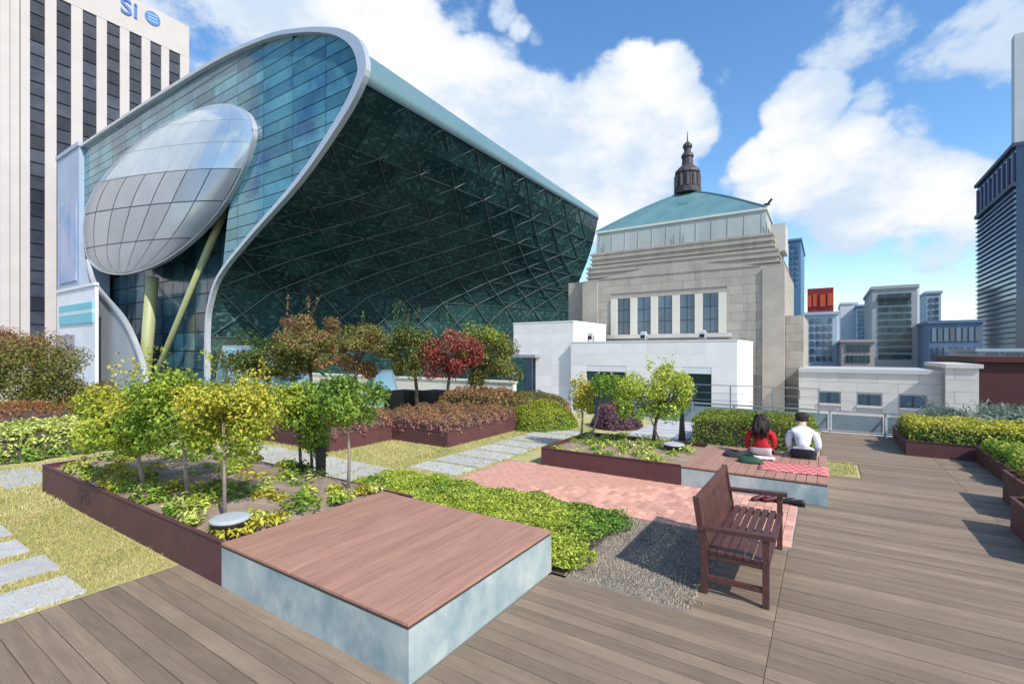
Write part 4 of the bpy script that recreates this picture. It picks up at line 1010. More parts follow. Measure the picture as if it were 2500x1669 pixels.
# ------------------------------------------------------------------ old stone hall
def hall():
    X = 25.0; D = 8.0
    yl = on_x(1426, 650, X).y; yr = on_x(1913, 650, X).y; yc = (yl + yr) / 2
    t = empty('stone_hall', (X + D / 2, yc, -20), 'grey granite hall with stepped top, green copper roof and lantern spire', 'building')
    def zx(px, py, XX=X): return on_x(px, py, XX).z
    z_w = zx(1700, 662); zA = zx(1700, 622); zB = zx(1700, 582); z_sk = zx(1865, 511, X + .9); z_sb = zx(1700, 577, X + .9)
    # main body with a wider wall below
    wb = .55
    b = MB(); b.box(X, X + D, yr - .0, yl + .0, -20, z_w); b.build('wall', M_stonej, t)
    wy = [on_x(q, 760, X).y for q in (1492, 1775)]; wz0, wz1 = zx(1630, 815), zx(1630, 722)
    holes = [(wy[1], wy[0], wz0 - .02, wz1 + .02)]
    tile_face_x(t, 'stone_block', M_stone, X, yr, yl, 1.2, z_w, 1.1, .42, .02, .010, holes, True)
    tile_face_y(t, 'stone_block', M_stone, yr, X + .02, X + D, 1.2, z_w, 1.1, .42, .02, .010)
    # window band: recess, five panes between cream piers, sill
    b = MB(); b.box(X - .034, X + .02, wy[1] - .14, wy[0] + .14, wz1, wz1 + .16); b.build('lintel', M_stone, t)
    b = MB(); b.box(X - .16, X + .02, wy[1] - .2, wy[0] + .2, wz0 - .20, wz0); b.build('sill', M_stone2, t)
    n = 5; L_ = wy[0] - wy[1]; q = L_ / (n + .35)
    for k in range(n):
        a = wy[1] + .35 * q / 2 + k * q
        w = empty('window', (X, a + q / 2, wz0), parent=t)
        b = MB(); b.box(X - .012, X - .002, a + .22 * q, a + .80 * q, wz0 + .02, wz1 - .02); b.build('pane', M_winglass, w)
        for zz in (.35, .68):
            b = MB(); b.box(X - .03, X - .013, a + .22 * q, a + .80 * q, wz0 + (wz1 - wz0) * zz - .015, wz0 + (wz1 - wz0) * zz + .015); b.build('glazing_bar', M_mull, w)
        b = MB(); b.box(X - .03, X - .013, a + .505 * q - .012, a + .505 * q + .012, wz0 + .02, wz1 - .02); b.build('glazing_bar', M_mull, w)
    for k in range(n + 1):
        a = wy[1] + .35 * q / 2 + k * q
        b = MB(); b.box(X - .10, X - .001, a - .16 * q, a + .16 * q, wz0 + .001, wz1 - .001); b.build('pier', M_frame, t)
    # gently pitched head of the front wall and corner piers
    b = MB(); b.prism_x([(yr + .9, z_w), (yl - .9, z_w), (yc + 1.2, z_w + .42), (yc - 1.2, z_w + .42)], X - .06, X + .2); b.build('gable_band', M_stone, t)
    for (a, c) in ((yr - .05, yr + .85), (yl - .85, yl + .05)):
        b = MB(); b.box(X - .12, X + .3, a, c, -2, z_w - .15); b.build('corner_pier', M_stone, t)
    # wider low wings at both sides
    ywr = on_x(1962, 800, X + .8).y; b = MB(); b.box(X + .8, X + D, ywr, yr - .036, -20, zx(1940, 770, X + .8)); b.build('wing', M_stone, t)
    tile_face_x(t, 'stone_block', M_stone, X + .8, ywr, yr - .05, -.9, zx(1940, 770, X + .8), 1.1, .42, .02, .010)
    ywl = on_x(1388, 800, X + 1.0).y; zl = zx(1400, 690, X + 1.0)
    b = MB(); b.box(X + 1.0, X + D, yl + .001, ywl, -20, zl); b.build('wing', M_stone, t)
    a1 = on_x(1440, 740, X + 1.0).y; a2 = on_x(1415, 740, X + 1.0).y
    w = empty('window', (X + 1, a2, 2), parent=t)
    b = MB(); b.box(X + .97, X + .985, yl + .08, yl + .42, zx(1420, 812, X + 1), zx(1420, 705, X + 1)); b.build('pane', M_winglass, w)
    b = MB(); b.box(X + .95, X + .995, yl + .42, yl + .5, zx(1420, 812, X + 1), zx(1420, 705, X + 1)); b.build('frame', M_frame, w)
    # stepped attic with cornices
    steps = [(z_w, zA, .30), (zA, zB, .62)]
    for i, (a, c, ins) in enumerate(steps):
        b = MB(); b.box(X + ins, X + D - ins, yr + ins * .8, yl - ins * .35, a, c); b.build('attic', M_stone, t)
        for q2 in range(3):
            z = a + (c - a) * (q2 + .55) / 3
            b = MB(); b.box(X + ins - .10 + .03 * q2, X + D - ins + .1, yr + ins * .8 - .10 + .03 * q2, yl - ins * .35 + .1, z, z + .09); b.build('cornice', M_stone, t)
    ins = .80
    # right front turret block
    b = MB(); b.box(X + 1.2, X + 3.0, yr + .0, yr + .62, zA, zB + .5); b.build('corner_block', M_stone2, t)
    # copper skirt and shallow hipped roof
    ya, yb = yr + .72, yl - .30; xa, xb = X + .9, X + D - .9
    z1, z2 = zB, z_sk
    def frust(a, c, i0, i1, nm, m, par):
        b = MB(); vs = []
        for (z, i) in ((a, i0), (c, i1)): vs += [(xa + i, ya + i, z), (xb - i, ya + i, z), (xb - i, yb - i, z), (xa + i, yb - i, z)]
        b.add(vs, [(3, 2, 1, 0), (4, 5, 6, 7), (0, 1, 5, 4), (1, 2, 6, 5), (2, 3, 7, 6), (3, 0, 4, 7)]); return b.build(nm, m, par)
    rf = frust(z1 - .02, z2, 0, .10, 'roof_skirt', M_zroof, t)
    for k in range(12):
        y = ya + .25 + k * (yb - ya - .5) / 11
        b = MB(); b.bar((xa - .01, y, z1), (xa + .095, y, z2 - .03), .035); b.build('seam', M_zroof, rf)
    b = MB(); b.box(xa + .02, xb - .02, ya + .02, yb - .02, z2, z2 + .10); b.build('eave', mat('pale_eave', (.60, .62, .58), .6), t)
    h = z2 + .10
    zap = on_x(1685, 469, X + D / 2 - .2).z
    n = 9; b = MB(); vs = []; fs = []; wx, wy_ = (xb - xa) / 2 - .05, (yb - ya) / 2 - .05; mx, my = (xa + xb) / 2, (ya + yb) / 2
    for i in range(n + 1):
        k = i / n; s = 1 - k * .93; z = h + (zap - h) * (.75 * k + .25 * math.sin(k * math.pi / 2))
        vs += [(mx - wx * s, my - wy_ * s, z), (mx + wx * s, my - wy_ * s, z), (mx + wx * s, my + wy_ * s, z), (mx - wx * s, my + wy_ * s, z)]
    for i in range(n):
        for k in range(4): fs.append((4 * i + k, 4 * i + (k + 1) % 4, 4 * i + 4 + (k + 1) % 4, 4 * i + 4 + k))
    fs.append(tuple(4 * n + k for k in range(4))); b.add(vs, fs); roof = b.build('roof', M_copper, t)
    for s1 in (-1, 1):
        for s2 in (-1, 1):
            b = MB(); pts = []
            for i in range(n + 1):
                k = i / n; s = 1 - k * .93; pts.append((mx + s1 * wx * s, my + s2 * wy_ * s, h + (zap - h) * (.75 * k + .25 * math.sin(k * math.pi / 2)) + .02))
            b.tube(pts, [.05] * (n + 1), 5); b.build('hip_ridge', M_copper, roof)
    b = MB(); b.box(xa + 1.35, xa + 1.75, my - .45, my + .1, h + (zap - h) * .15, h + (zap - h) * .55); b.build('dormer', M_copper, roof)
    # lantern
    tt = mx * cc + my * ss; sc_ = tt / F_PX
    def zz(py): return EYE + (HOR - py) * sc_
    lan = empty('lantern', (mx, my, zap), parent=t)
    r0 = 25 * sc_
    b = MB(); b.lathe((mx, my, 0), [(r0 * 1.28, zz(474)), (r0 * 1.28, zz(462)), (r0 * 1.1, zz(460)), (r0 * 1.05, zz(428)), (r0 * 1.2, zz(425)), (r0 * 1.15, zz(419)), (r0 * .72, zz(408)), (r0 * .55, zz(404)), (r0 * .50, zz(386)), (r0 * .60, zz(384)), (r0 * .55, zz(378)), (r0 * .33, zz(372)), (r0 * .33, zz(364)), (r0 * .45, zz(360)), (r0 * .42, zz(354)), (r0 * .1, zz(346))], 12); b.build('drum', M_lantern, lan)
    b = MB(); b.tube([(mx, my, zz(348)), (mx, my, zz(322))], [.04, .015], 6); b.build('finial', M_lantern, lan)
    for k in range(12):
        a = 6.283 * (k + .5) / 12
        b = MB(); p0 = (mx + math.cos(a) * r0 * 1.13, my + math.sin(a) * r0 * 1.13); b.bar((p0[0], p0[1], zz(459)), (p0[0], p0[1], zz(429)), .10); b.build('rib', mat('grey_copper', (.13, .115, .115), .6), lan)
    # rods on the eave
    for k, y in enumerate((ya + .05, yc - .3, yc + .2, yb - .5)):
        b = MB(); b.tube([(xa - .03, y, z1 - .05), (xa - .03, y, z1 + .55)], [.018, .012], 5); b.build('rod', M_mull, t)
    c = (xa + .25, ya + .10, z2 + .10)
    s = empty('floodlight', c, 'small dark floodlight on the roof corner of the stone hall', 'lamp')
    b = MB(); b.tube([c, (c[0], c[1], c[2] + .14)], [.03, .03], 6); b.build('bracket', M_black, s)
    b = MB(); b.box(c[0] - .10, c[0] + .10, c[1] - .16, c[1] + .08, c[2] + .14, c[2] + .22); b.bar((c[0], c[1] - .1, c[2] + .2), (c[0], c[1] - .25, c[2] + .42), .09); b.build('head', M_black, s)
hall()

# low roof wall with three small windows
def low_wing():
    X = 24.0; y1 = on_x(1950, 900, X).y; y0 = on_x(2300, 900, X).y; zt = on_x(2100, 903, X).z
    t = empty('low_wing', (X, (y0 + y1) / 2, -20), 'low pale granite roof wall with three small windows', 'building')
    wins = []
    for (a, c, p, q) in ((1997, 2053, 956, 986), (2091, 2154, 961, 992), (2193, 2264, 964, 998)):
        wins.append((on_x(c, 960, X).y, on_x(a, 960, X).y, on_x((a + c) / 2, q, X).z, on_x((a + c) / 2, p, X).z))
    b = MB(); b.box(X, X + 4, y0, y1, -20, zt - .12); b.build('wall', mat('pale_granite_joint', (.40, .385, .35), .9), t)
    tile_face_x(t, 'stone_block', M_stone2, X, y0, y1, -.9, zt - .12, 1.3, .42, .03, .008, wins)
    b = MB(); b.box(X - .12, X + 4, y0, y1, zt - .12, zt + .03); b.build('coping', mat('grey_coping', (.44, .445, .44), .7), t)
    for (a, c, p, q) in wins:
        w = empty('window', (X, (a + c) / 2, p), parent=t)
        b = MB(); b.box(X - .02, X - .006, a + .05, c - .05, p + .04, q - .03); b.build('pane', M_winglass, w)
        b = MB(); b.box(X - .08, X - .002, a, c, p - .05, p + .04); b.build('sill', M_stone2, w)
        b = MB(); b.box(X - .04, X - .021, (a + c) / 2 - .02, (a + c) / 2 + .02, p + .04, q - .03); b.build('frame', M_mull, w)
    # end block standing forward on the right, it shades the wall beside it
    ye = on_x(2390, 900, X - .55).y; ys = y0 - .001
    t2 = empty('end_pavilion', (X, (ye + ys) / 2, -20), 'pale granite end block right of the three small windows', 'building')
    zt2 = on_x(2330, 898, X - .5).z
    b = MB(); b.box(X - .55, X + 4, ye, ys, -20, zt2); b.build('wall', M_stonej, t2)
    tile_face_x(t2, 'stone_block', M_stone2, X - .55, ye, ys, -.9, zt2, 1.3, .42, .03, .008)
    b = MB(); b.box(X - .68, X + 4, ye - .1, ys, zt2, zt2 + .14); b.build('coping', M_stone2, t2)
low_wing()

# ------------------------------------------------------------------ curled glass hall
def catmull(pts, n=6, closed=False):
    out = []; P = [Vector(p) for p in pts]; m = len(P)
    rng_ = range(m if closed else m - 1)
    for i in rng_:
        p0 = P[(i - 1) % m] if closed or i > 0 else P[0]; p1 = P[i]; p2 = P[(i + 1) % m]; p3 = P[(i + 2) % m] if closed or i + 2 < m else P[-1]
        for k in range(n):
            u = k / n
            out.append(.5 * ((2 * p1) + (p2 - p0) * u + (2 * p0 - 5 * p1 + 4 * p2 - p3) * u * u + (3 * p1 - p0 - 3 * p2 + p3) * u ** 3))
    if not closed: out.append(P[-1])
    return out
def clip(poly, y0, y1, z0, z1):
    for (ax, val, sg) in ((0, y0, 1), (0, y1, -1), (1, z0, 1), (1, z1, -1)):
        out = []
        for i in range(len(poly)):
            a, c = poly[i], poly[(i + 1) % len(poly)]
            ia, ic = sg * (a[ax] - val) >= 0, sg * (c[ax] - val) >= 0
            if ia: out.append(a)
            if ia != ic:
                u = (val - a[ax]) / (c[ax] - a[ax]); out.append((a[0] + (c[0] - a[0]) * u, a[1] + (c[1] - a[1]) * u))
        poly = out
        if len(poly) < 3: return []
    return poly
def area(p): return .5 * abs(sum(p[i][0] * p[(i + 1) % len(p)][1] - p[(i + 1) % len(p)][0] * p[i][1] for i in range(len(p))))

def glass_hall():
    X0, X1 = 34.0, 98.0
    def pl(dx, dy, X=X0):
        q = on_x(dx * K, dy * K, X); return (q.y, q.z)
    t = empty('glass_hall', (X0, 75, -20), 'huge curled glass hall with a dark green overhanging wall and silver bubble', 'building')
    rim_d = [(478, 832), (479, 760), (484, 705), (508, 632), (575, 545), (690, 412), (785, 270), (826, 185), (829, 148), (815, 112), (788, 90), (755, 80), (700, 79), (620, 93), (500, 146), (350, 236), (250, 300), (183, 345)]
    rim = catmull([(*pl(*q), 0) for q in rim_d], 5); rim = [(q.x, q.y) for q in rim]
    base = [(rim[0][0], -20)] + rim
    # outline polygon of the end facade
    left_y = rim[-1][0]
    lowl = [pl(*q) for q in ((183, 470), (190, 560), (200, 615))]
    # facade band glass, clipped cell by cell
    band = rim[10:] + [pl(183, 480), pl(192, 560)] + [pl(*q) for q in ((215, 560), (260, 470), (360, 390), (470, 330), (540, 330), (535, 420), (520, 500), (510, 600))]
    ys = [p[0] for p in band]; zs = [p[1] for p in band]
    y = min(ys); cnt = 0
    dy, dz = 6.4, 1.5
    while y < max(ys):
        z = min(zs)
        while z < max(zs):
            c = clip(band, y + .04, y + dy - .04, z + .05, z + dz - .05)
            if c and area(c) > .25 and cnt < 300:
                b = MB(); b.add([(X0 + .12, p[0], p[1]) for p in c], [tuple(range(len(c)))[::-1]]); b.build('glass_pane', M_teal, t); cnt += 1
            z += dz
        y += dy
    b = MB(); b.add([(X0 + .22, p[0], p[1]) for p in band], [tuple(range(len(band)))[::-1]]); b.build('mullion_grid', M_mull, t)
    # rim: box section swept along the outline
    def sweep(curve, w_fn, xa, xb, nm, m, par):
        b = MB(); vs = []; fs = []; n = len(curve)
        for i, p in enumerate(curve):
            a = curve[max(i - 1, 0)]; c = curve[min(i + 1, n - 1)]
            ty, tz = c[0] - a[0], c[1] - a[1]; l = math.hypot(ty, tz); ny, nz = -tz / l, ty / l       # inward normal
            w = w_fn(i / (n - 1))
            for (o_, x) in ((-.08, xa), (w, xa), (w, xb), (-.08, xb)): vs.append((x, p[0] - ny * o_ * -1, p[1] - nz * o_ * -1))
        for i in range(n - 1):
            for k in range(4): fs.append((4 * i + k, 4 * i + (k + 1) % 4, 4 * i + 4 + (k + 1) % 4, 4 * i + 4 + k))
        fs += [(0, 1, 2, 3), tuple(4 * (n - 1) + k for k in (3, 2, 1, 0))]
        b.add(vs, fs); return b.build(nm, m, par)
    def wf(u):
        return .42 + .85 * math.exp(-((u - .47) / .13) ** 2)
    sweep(base, wf, X0 - .55, X0 + .10, 'rim', M_rim, t)
    # long curved wall: rows follow the outline, columns run back along x
    k_edge = [i for i, q in enumerate(rim) if q[1] >= pl(830, 190)[1]][0]
    k_top = max(range(len(rim)), key=lambda i: rim[i][1] - .0)
    rows = [(rim[0][0], -20.0), (rim[0][0], -8.0)]
    low = rim[:k_edge + 1]
    d = [0.0]
    for i in range(1, len(low)): d.append(d[-1] + math.hypot(low[i][0] - low[i - 1][0], low[i][1] - low[i - 1][1]))
    nrow = 13
    def samp(s):
        for i in range(1, len(low)):
            if d[i] >= s - 1e-6:
                u = (s - d[i - 1]) / max(d[i] - d[i - 1], 1e-6); return (low[i - 1][0] + (low[i][0] - low[i - 1][0]) * u, low[i - 1][1] + (low[i][1] - low[i - 1][1]) * u)
        return low[-1]
    rows += [samp(d[-1] * k / nrow) for k in range(nrow + 1)]
    ncol = 19; cw = (X1 - X0 - .1) / ncol; rn = random.Random(12)
    ytip = min(q[0] for q in rows)
    def loft(q, X):
        f = (X - X0) / (X1 - X0)                          # the overhang flattens out towards the far end
        return (q[0] + (ytip + .22 * (q[0] - ytip) - q[0]) * f, q[1])
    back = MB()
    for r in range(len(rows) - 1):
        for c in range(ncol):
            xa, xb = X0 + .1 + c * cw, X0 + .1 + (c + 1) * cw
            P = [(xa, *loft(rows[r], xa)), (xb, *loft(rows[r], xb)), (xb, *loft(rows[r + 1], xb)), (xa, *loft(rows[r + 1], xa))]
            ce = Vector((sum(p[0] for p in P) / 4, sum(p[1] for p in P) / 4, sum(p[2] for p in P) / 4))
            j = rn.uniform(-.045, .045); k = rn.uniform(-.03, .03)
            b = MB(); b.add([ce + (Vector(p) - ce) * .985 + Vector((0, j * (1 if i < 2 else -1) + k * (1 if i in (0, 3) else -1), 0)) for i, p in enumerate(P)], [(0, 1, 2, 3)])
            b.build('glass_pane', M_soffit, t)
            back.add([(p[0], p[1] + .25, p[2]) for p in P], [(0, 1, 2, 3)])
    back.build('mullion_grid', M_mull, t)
    # steel lattice of the long wall
    def wp(r, c):
        xw = X0 + .1 + c * cw; q = loft(rows[r], xw); return (xw, q[0] - .12, q[1])
    for r in range(3, len(rows) - 2, 2):
        for c in range(0, ncol - 1, 2):
            for (p, q) in ((wp(r, c), wp(min(r + 2, len(rows) - 1), c + 2)), (wp(r, c + 2), wp(min(r + 2, len(rows) - 1), c))):
                b = MB(); b.bar(p, q, .13); b.build('truss_bar', M_truss, t)
        b = MB(); b.tube([wp(r, c) for c in range(ncol + 1)], [.08] * (ncol + 1), 4); b.build('truss_chord', M_truss, t)
    # slim fins in front of the glass
    for c in range(0, ncol + 1, 3):
        xf = X0 + .1 + c * cw
        b = MB(); b.tube([(xf, loft(q, xf)[0] - .02, q[1]) for q in rows[1:]], [.06] * (len(rows) - 1), 4); b.build('fin', M_mull, t)
    # roof edge, three folded strips, sky reflection put into their pale colour
    edge = rim[k_edge:k_top + 3]
    e1 = len(edge) // 3; e0_ = edge[0]
    def far(q): return (e0_[0] + (q[0] - e0_[0]) * .6, e0_[1] + (q[1] - e0_[1]) * .45)
    for a, c in ((0, e1), (e1, 2 * e1), (2 * e1, len(edge) - 1)):
        sub = edge[a:c + 1]
        b = MB(); vs = []; fs = []
        for q in sub: vs += [(X0 + .1, q[0], q[1]), (X1, *far(q))]
        for i in range(len(sub) - 1): fs.append((2 * i, 2 * i + 1, 2 * i + 3, 2 * i + 2))
        b.add(vs, fs); b.build('roof_edge_strip', M_edge, t, True)
        q = sub[-1]; b = MB(); b.bar((X0 + .1, q[0], q[1]), (X1, *far(q)), .16); b.build('edge_seam', M_mull, t)
    b = MB(); q = edge[0]; b.bar((X0 + .1, q[0], q[1]), (X1, q[0], q[1]), .3); b.build('edge_seam', M_mull, t)
    # closed back of the volume: roof, far wall, end wall
    rest = rim[k_top + 3:] if k_top + 3 < len(rim) else rim[-2:]
    rest = [rim[k_top + 2]] + rest + [(left_y, -20)]
    b = MB(); vs = []; fs = []
    for q in rest: vs += [(X0 + .3, q[0], q[1] - .05), (X1, *far((q[0], q[1] - .05)))] if q[1] > -10 else [(X0 + .3, q[0], q[1]), (X1, q[0], q[1])]
    for i in range(len(rest) - 1): fs.append((2 * i, 2 * i + 1, 2 * i + 3, 2 * i + 2))
    full = [loft(q, X1) for q in rows] + [far(q) for q in rim[k_edge + 1:]] + [(left_y, -20)]
    o_ = len(vs); vs += [(X1, q[0], q[1]) for q in full]; fs.append(tuple(o_ + i for i in range(len(full))))
    b.add(vs, fs); b.build('roof_shell', mat('roof_metal', (.40, .45, .47), .5, .3), t)
    # recessed lower glass wall, clipped to the outline, and its columns
    XR = X0 + 5
    low_poly = [(rim[0][0] + .5, -20)] + [(q[0] + .3, q[1]) for q in rim[:26]] + [(rim[26][0] + 24, rim[26][1]), (left_y, rim[20][1]), (left_y, -20)]
    ys = [p[0] for p in low_poly]; zs = [p[1] for p in low_poly]
    y = min(ys); dy, dz = 4.2, 3.2
    while y < max(ys):
        z = -20.0
        while z < max(zs):
            c = clip(low_poly, y + .1, y + dy - .1, z + .1, z + dz - .1)
            if c and area(c) > .6:
                b = MB(); b.add([(XR, p[0], p[1]) for p in c], [tuple(range(len(c)))[::-1]]); b.build('recess_pane', M_recess, t)
            z += dz
        y += dy
    b = MB(); b.add([(XR + .15, p[0], p[1]) for p in low_poly], [tuple(range(len(low_poly)))[::-1]]); b.build('mullion_grid', M_mull, t)
    for (a, c, r0, r1) in (((334, 832), (350, 635), .95, .95), ((362, 850), (526, 455), .42, .55)):
        A = Vector((X0 + 1.6, *pl(*a, X0 + 1.6))); C = Vector((X0 + 1.6, *pl(*c, X0 + 1.6)))
        d_ = (C - A); A2 = A - d_ * ((A.z + 20) / d_.z)
        b = MB(); b.tube([A2, C], [r0, r1], 12); b.build('column', M_column, t, True)
    # pale curved support wall on the left with its bright edge
    cv = catmull([(*pl(*q, X0 - .6), 0) for q in ((200, 600), (214, 650), (245, 690), (283, 735), (308, 785), (326, 840), (335, 900))], 5); cv = [(q.x, q.y) for q in cv]
    zc = pl(236, 668, X0 - .5)
    wall = cv[8:] + [(cv[-1][0], -20), (pl(222, 700, X0 - .5)[0], -20), (pl(222, 672, X0 - .5)[0], pl(222, 672, X0 - .5)[1])]
    b = MB(); b.prism_x(wall, X0 - .45, X0 + .05); b.build('support_wall', M_greywall, t)
    sweep(cv, lambda u: -.75 + .15 * u, X0 - .9, X0 - .3, 'support_edge', M_rim, t)
    # silver bubble: panels on a bulging lens
    out_d = [(588, 300), (585, 330), (563, 395), (515, 478), (455, 545), (395, 592), (340, 618), (285, 630), (238, 622), (210, 597), (200, 560), (198, 510), (213, 455), (255, 395), (315, 335), (390, 285), (470, 252), (530, 243), (568, 258), (583, 278)]
    out = catmull([(*q, 0) for q in out_d], 6, True); out = [(q.x, q.y) for q in out]
    SH = .10                                              # rows rise slightly to the right, columns follow the long axis
    OS = [(p[0], p[1] + SH * (p[0] - 400)) for p in out]; vmin, vmax = min(q[1] for q in OS), max(q[1] for q in OS)
    def bp(u, v):
        yv = vmin + (vmax - vmin) * min(max(v, .003), .997); hits = []
        for i in range(len(OS)):
            p, q = OS[i], OS[(i + 1) % len(OS)]
            if (p[1] < yv) != (q[1] < yv): hits.append(p[0] + (q[0] - p[0]) * (yv - p[1]) / (q[1] - p[1]))
        h0, h1 = min(hits), max(hits); x = h0 + (h1 - h0) * u
        e = max(0, 1 - (2 * v - 1) ** 2) * max(0, 1 - (2 * u - 1) ** 2)
        return Vector((X0 - .25 - 2.2 * e ** .5, *pl(x, yv - SH * (x - 400))))
    bub = empty('bubble', (X0, 90, 15), parent=t)
    nu = 7; sub = 6; vsp = [0, .12, .26, .42, .61, .82, 1.0]; nv = 6
    for j in range(nv):
        for i in range(nu):
            u0, u1 = .004 + i / nu * .992, .004 + (i + 1) / nu * .992; v0, v1 = vsp[j], vsp[j + 1]
            gu, gv = .020 / nu, .016 * (v1 - v0)
            glassy = (j <= 2)
            if glassy: gu = .004 / nu; gv = .006 * (v1 - v0)
            b = MB(); vs = []; fs = []
            for q in range(sub + 1):
                for p in range(sub + 1):
                    vs.append(bp(u0 + gu + (u1 - u0 - 2 * gu) * p / sub, v0 + gv + (v1 - v0 - 2 * gv) * q / sub))
            for q in range(sub):
                for p in range(sub): a = q * (sub + 1) + p; fs.append((a, a + 1, a + sub + 2, a + sub + 1))
            b.add(vs, fs); b.build('panel', M_bubglass if glassy else M_bub, bub, True)
    b = MB(); vs = []; fs = []; m = 24
    for q in range(m + 1):
        for p in range(m + 1):
            w = bp(.004 + .992 * p / m, .002 + .996 * q / m); w.x += .12; vs.append(w)
    for q in range(m):
        for p in range(m): a = q * (m + 1) + p; fs.append((a, a + 1, a + m + 2, a + m + 1))
    b.add(vs, fs); b.build('backing', M_bubjoint, bub, True)
    ring = [pl(*q) for q in out]; ring.append(ring[0]); ring.append(ring[1])
    sweep(ring, lambda u: .55, X0 - .5, X0 + .15, 'bubble_frame', M_rim, bub)
glass_hall()

# ------------------------------------------------------------------ city around
def tower_left():
    Y = 150.0
    right = on_y(458, 64, Y); zt = right.z
    t = empty('office_tower', (45, Y, -20), 'white office tower with dark vertical window strips at the left edge', 'building')
    m = mat('warm_white_pier', (.54, .495, .465), .7, var=(.49, .45, .425), vscale=.2); mg = mat('tower_dark_glass', (.03, .035, .05), .12, 0, .6, var=(.055, .06, .08), vscale=.3, rnd=.5)
    X0, X1 = -14.0, right.x
    b = MB(); b.box(X0, X1, Y + .6, Y + 40, -20, zt - .4); b.build('core', mat('tower_core', (.05, .05, .06), .6), t)
    strips = [(74, 110), (138, 174), (202, 236), (261, 293), (316, 346), (367, 394), (413, 440)]
    xs = [(on_y(a, 400, Y).x, on_y(c, 400, Y).x) for a, c in strips]
    top = on_y(395, 112, Y).z
    piers = [(X0, xs[0][0])] + [(xs[i][1], xs[i + 1][0]) for i in range(6)] + [(xs[6][1], X1)]
    for k, (a, c) in enumerate(piers):
        if k == 0:
            q = 24.6; b = MB(); b.box(a, q - .05, Y + .15, Y + .59, -20, top); b.build('pier', m, t)
            w = (c - q) / 4
            for j in range(4):
                b = MB(); b.box(q + j * w + .06, q + (j + 1) * w - .06, Y + (0 if j == 3 else .45 - .25 * (j % 2)), Y + .59, -20, top); b.build('pier', m, t)
        else:
            b = MB(); b.box(a, c, Y, Y + .59, -20, top); b.build('pier', m, t)
    b = MB(); b.box(X0, X1, Y - .05, Y + .59, top, zt); b.build('parapet', m, t)
    b = MB(); b.box(X1, X1 + .4, Y, Y + 40, -20, zt); b.build('side_wall', m, t)
    n = 29; h = (top + 4) / n
    for (a, c) in xs:
        for j in range(n):
            piece('window', mg, t, a, c, Y + .3, Y + .5, -4 + j * h + .35, -4 + (j + 1) * h)
    # roof sign: two blue letters and a round blue emblem
    blue = mat('sign_blue', (.07, .20, .50), .5)
    def letter(ch, px, py, size):
        cu = bpy.data.curves.new('sign_letter', 'FONT'); cu.body = ch; cu.size = size; cu.extrude = .12; cu.align_x = 'CENTER'; cu.align_y = 'CENTER'; cu.offset = .06
        o = bpy.data.objects.new('sign_letter', cu); COL.objects.link(o)
        dg = bpy.context.evaluated_depsgraph_get(); me = bpy.data.meshes.new_from_object(o.evaluated_get(dg)); bpy.data.objects.remove(o)
        me.materials.clear(); me.materials.append(blue)
        o = bpy.data.objects.new('sign_letter', me); COL.objects.link(o); o.parent = t
        p = on_y(px, py, Y - .25); o.location = p - wloc(t); o.rotation_euler = (R(90), 0, 0)
    letter('S', 308, 18, 5.6); letter('i', 331, 28, 5.6)
    p = on_y(373, 45, Y - .25)
    b = MB(); n = 20; vs = [(p.x + 1.75 * math.cos(6.283 * k / n), p.y, p.z + 1.75 * math.sin(6.283 * k / n)) for k in range(n)] + [(p.x + 1.75 * math.cos(6.283 * k / n), p.y + .2, p.z + 1.75 * math.sin(6.283 * k / n)) for k in range(n)]
    b.add(vs, [tuple(range(n)), tuple(range(n, 2 * n))[::-1]] + [(k, (k + 1) % n, (k + 1) % n + n, k + n) for k in range(n)]); em = b.build('sign_emblem', blue, t)
    b = MB()
    for k in range(3):
        z = p.z - .8 + .8 * k; b.box(p.x - 1.1, p.x + 1.1, p.y - .06, p.y - .01, z - .13, z + .13)
    b.build('emblem_mark', mat('sign_pale', (.35, .52, .75), .5), em)
tower_left()

def slab_building(name, label, X, pxs, pys, depth, wall, glass, cols, rows, right_wall=None, zbase=-20, roof=None, group=None, margin=.12, win_frac=.7):
    """far block whose front faces -x: pxs = (left, right) edge pixels, pys = (top pixel, lower limit pixel of the windows)"""
    a = on_x(pxs[1], 800, X).y; c = on_x(pxs[0], 800, X).y; px = (pxs[0] + pxs[1]) / 2
    zt = on_x(px, pys[0], X).z; zb = on_x(px, pys[1], X).z
    t = empty(name, (X, (a + c) / 2, zbase), label, 'building', group)
    b = MB(); b.box(X, X + depth, a, c, zbase, zt); b.build('wall', wall, t)
    if right_wall:
        b = MB(); b.box(X + .2, X + depth, a - .3, a - .002, zbase, zt); b.build('side_wall', right_wall, t)
    b = MB(); b.box(X - .25, X + depth, a - .25, c + .25, zt, zt + (zt - zb) * .02 + .3); b.build('roof', roof or wall, t)
    if cols:
        w = (c - a) * (1 - 2 * margin) / cols; h = (zt - zb) * .94 / rows
        for j in range(rows):
            for i in range(cols):
                y0 = a + (c - a) * margin + i * w; z0 = zb + j * h
                piece('window', glass, t, X - .12, X + .05, y0 + w * (1 - win_frac) / 2, y0 + w * (1 + win_frac) / 2, z0 + h * .2, z0 + h * .9)
    return t, a, c, zt, zb
W = lambda n, c, v=None: mat(n, c, .7, var=v or tuple(q * .85 for q in c), vscale=.15)
MGf = mat('far_blue_glass', (.05, .09, .14), .1, 0, .7, var=(.09, .15, .20), vscale=.12, rnd=.4)
MGd = mat('far_dark_glass', (.018, .045, .058), .1, 0, .35, var=(.03, .07, .085), vscale=.12, rnd=.4)
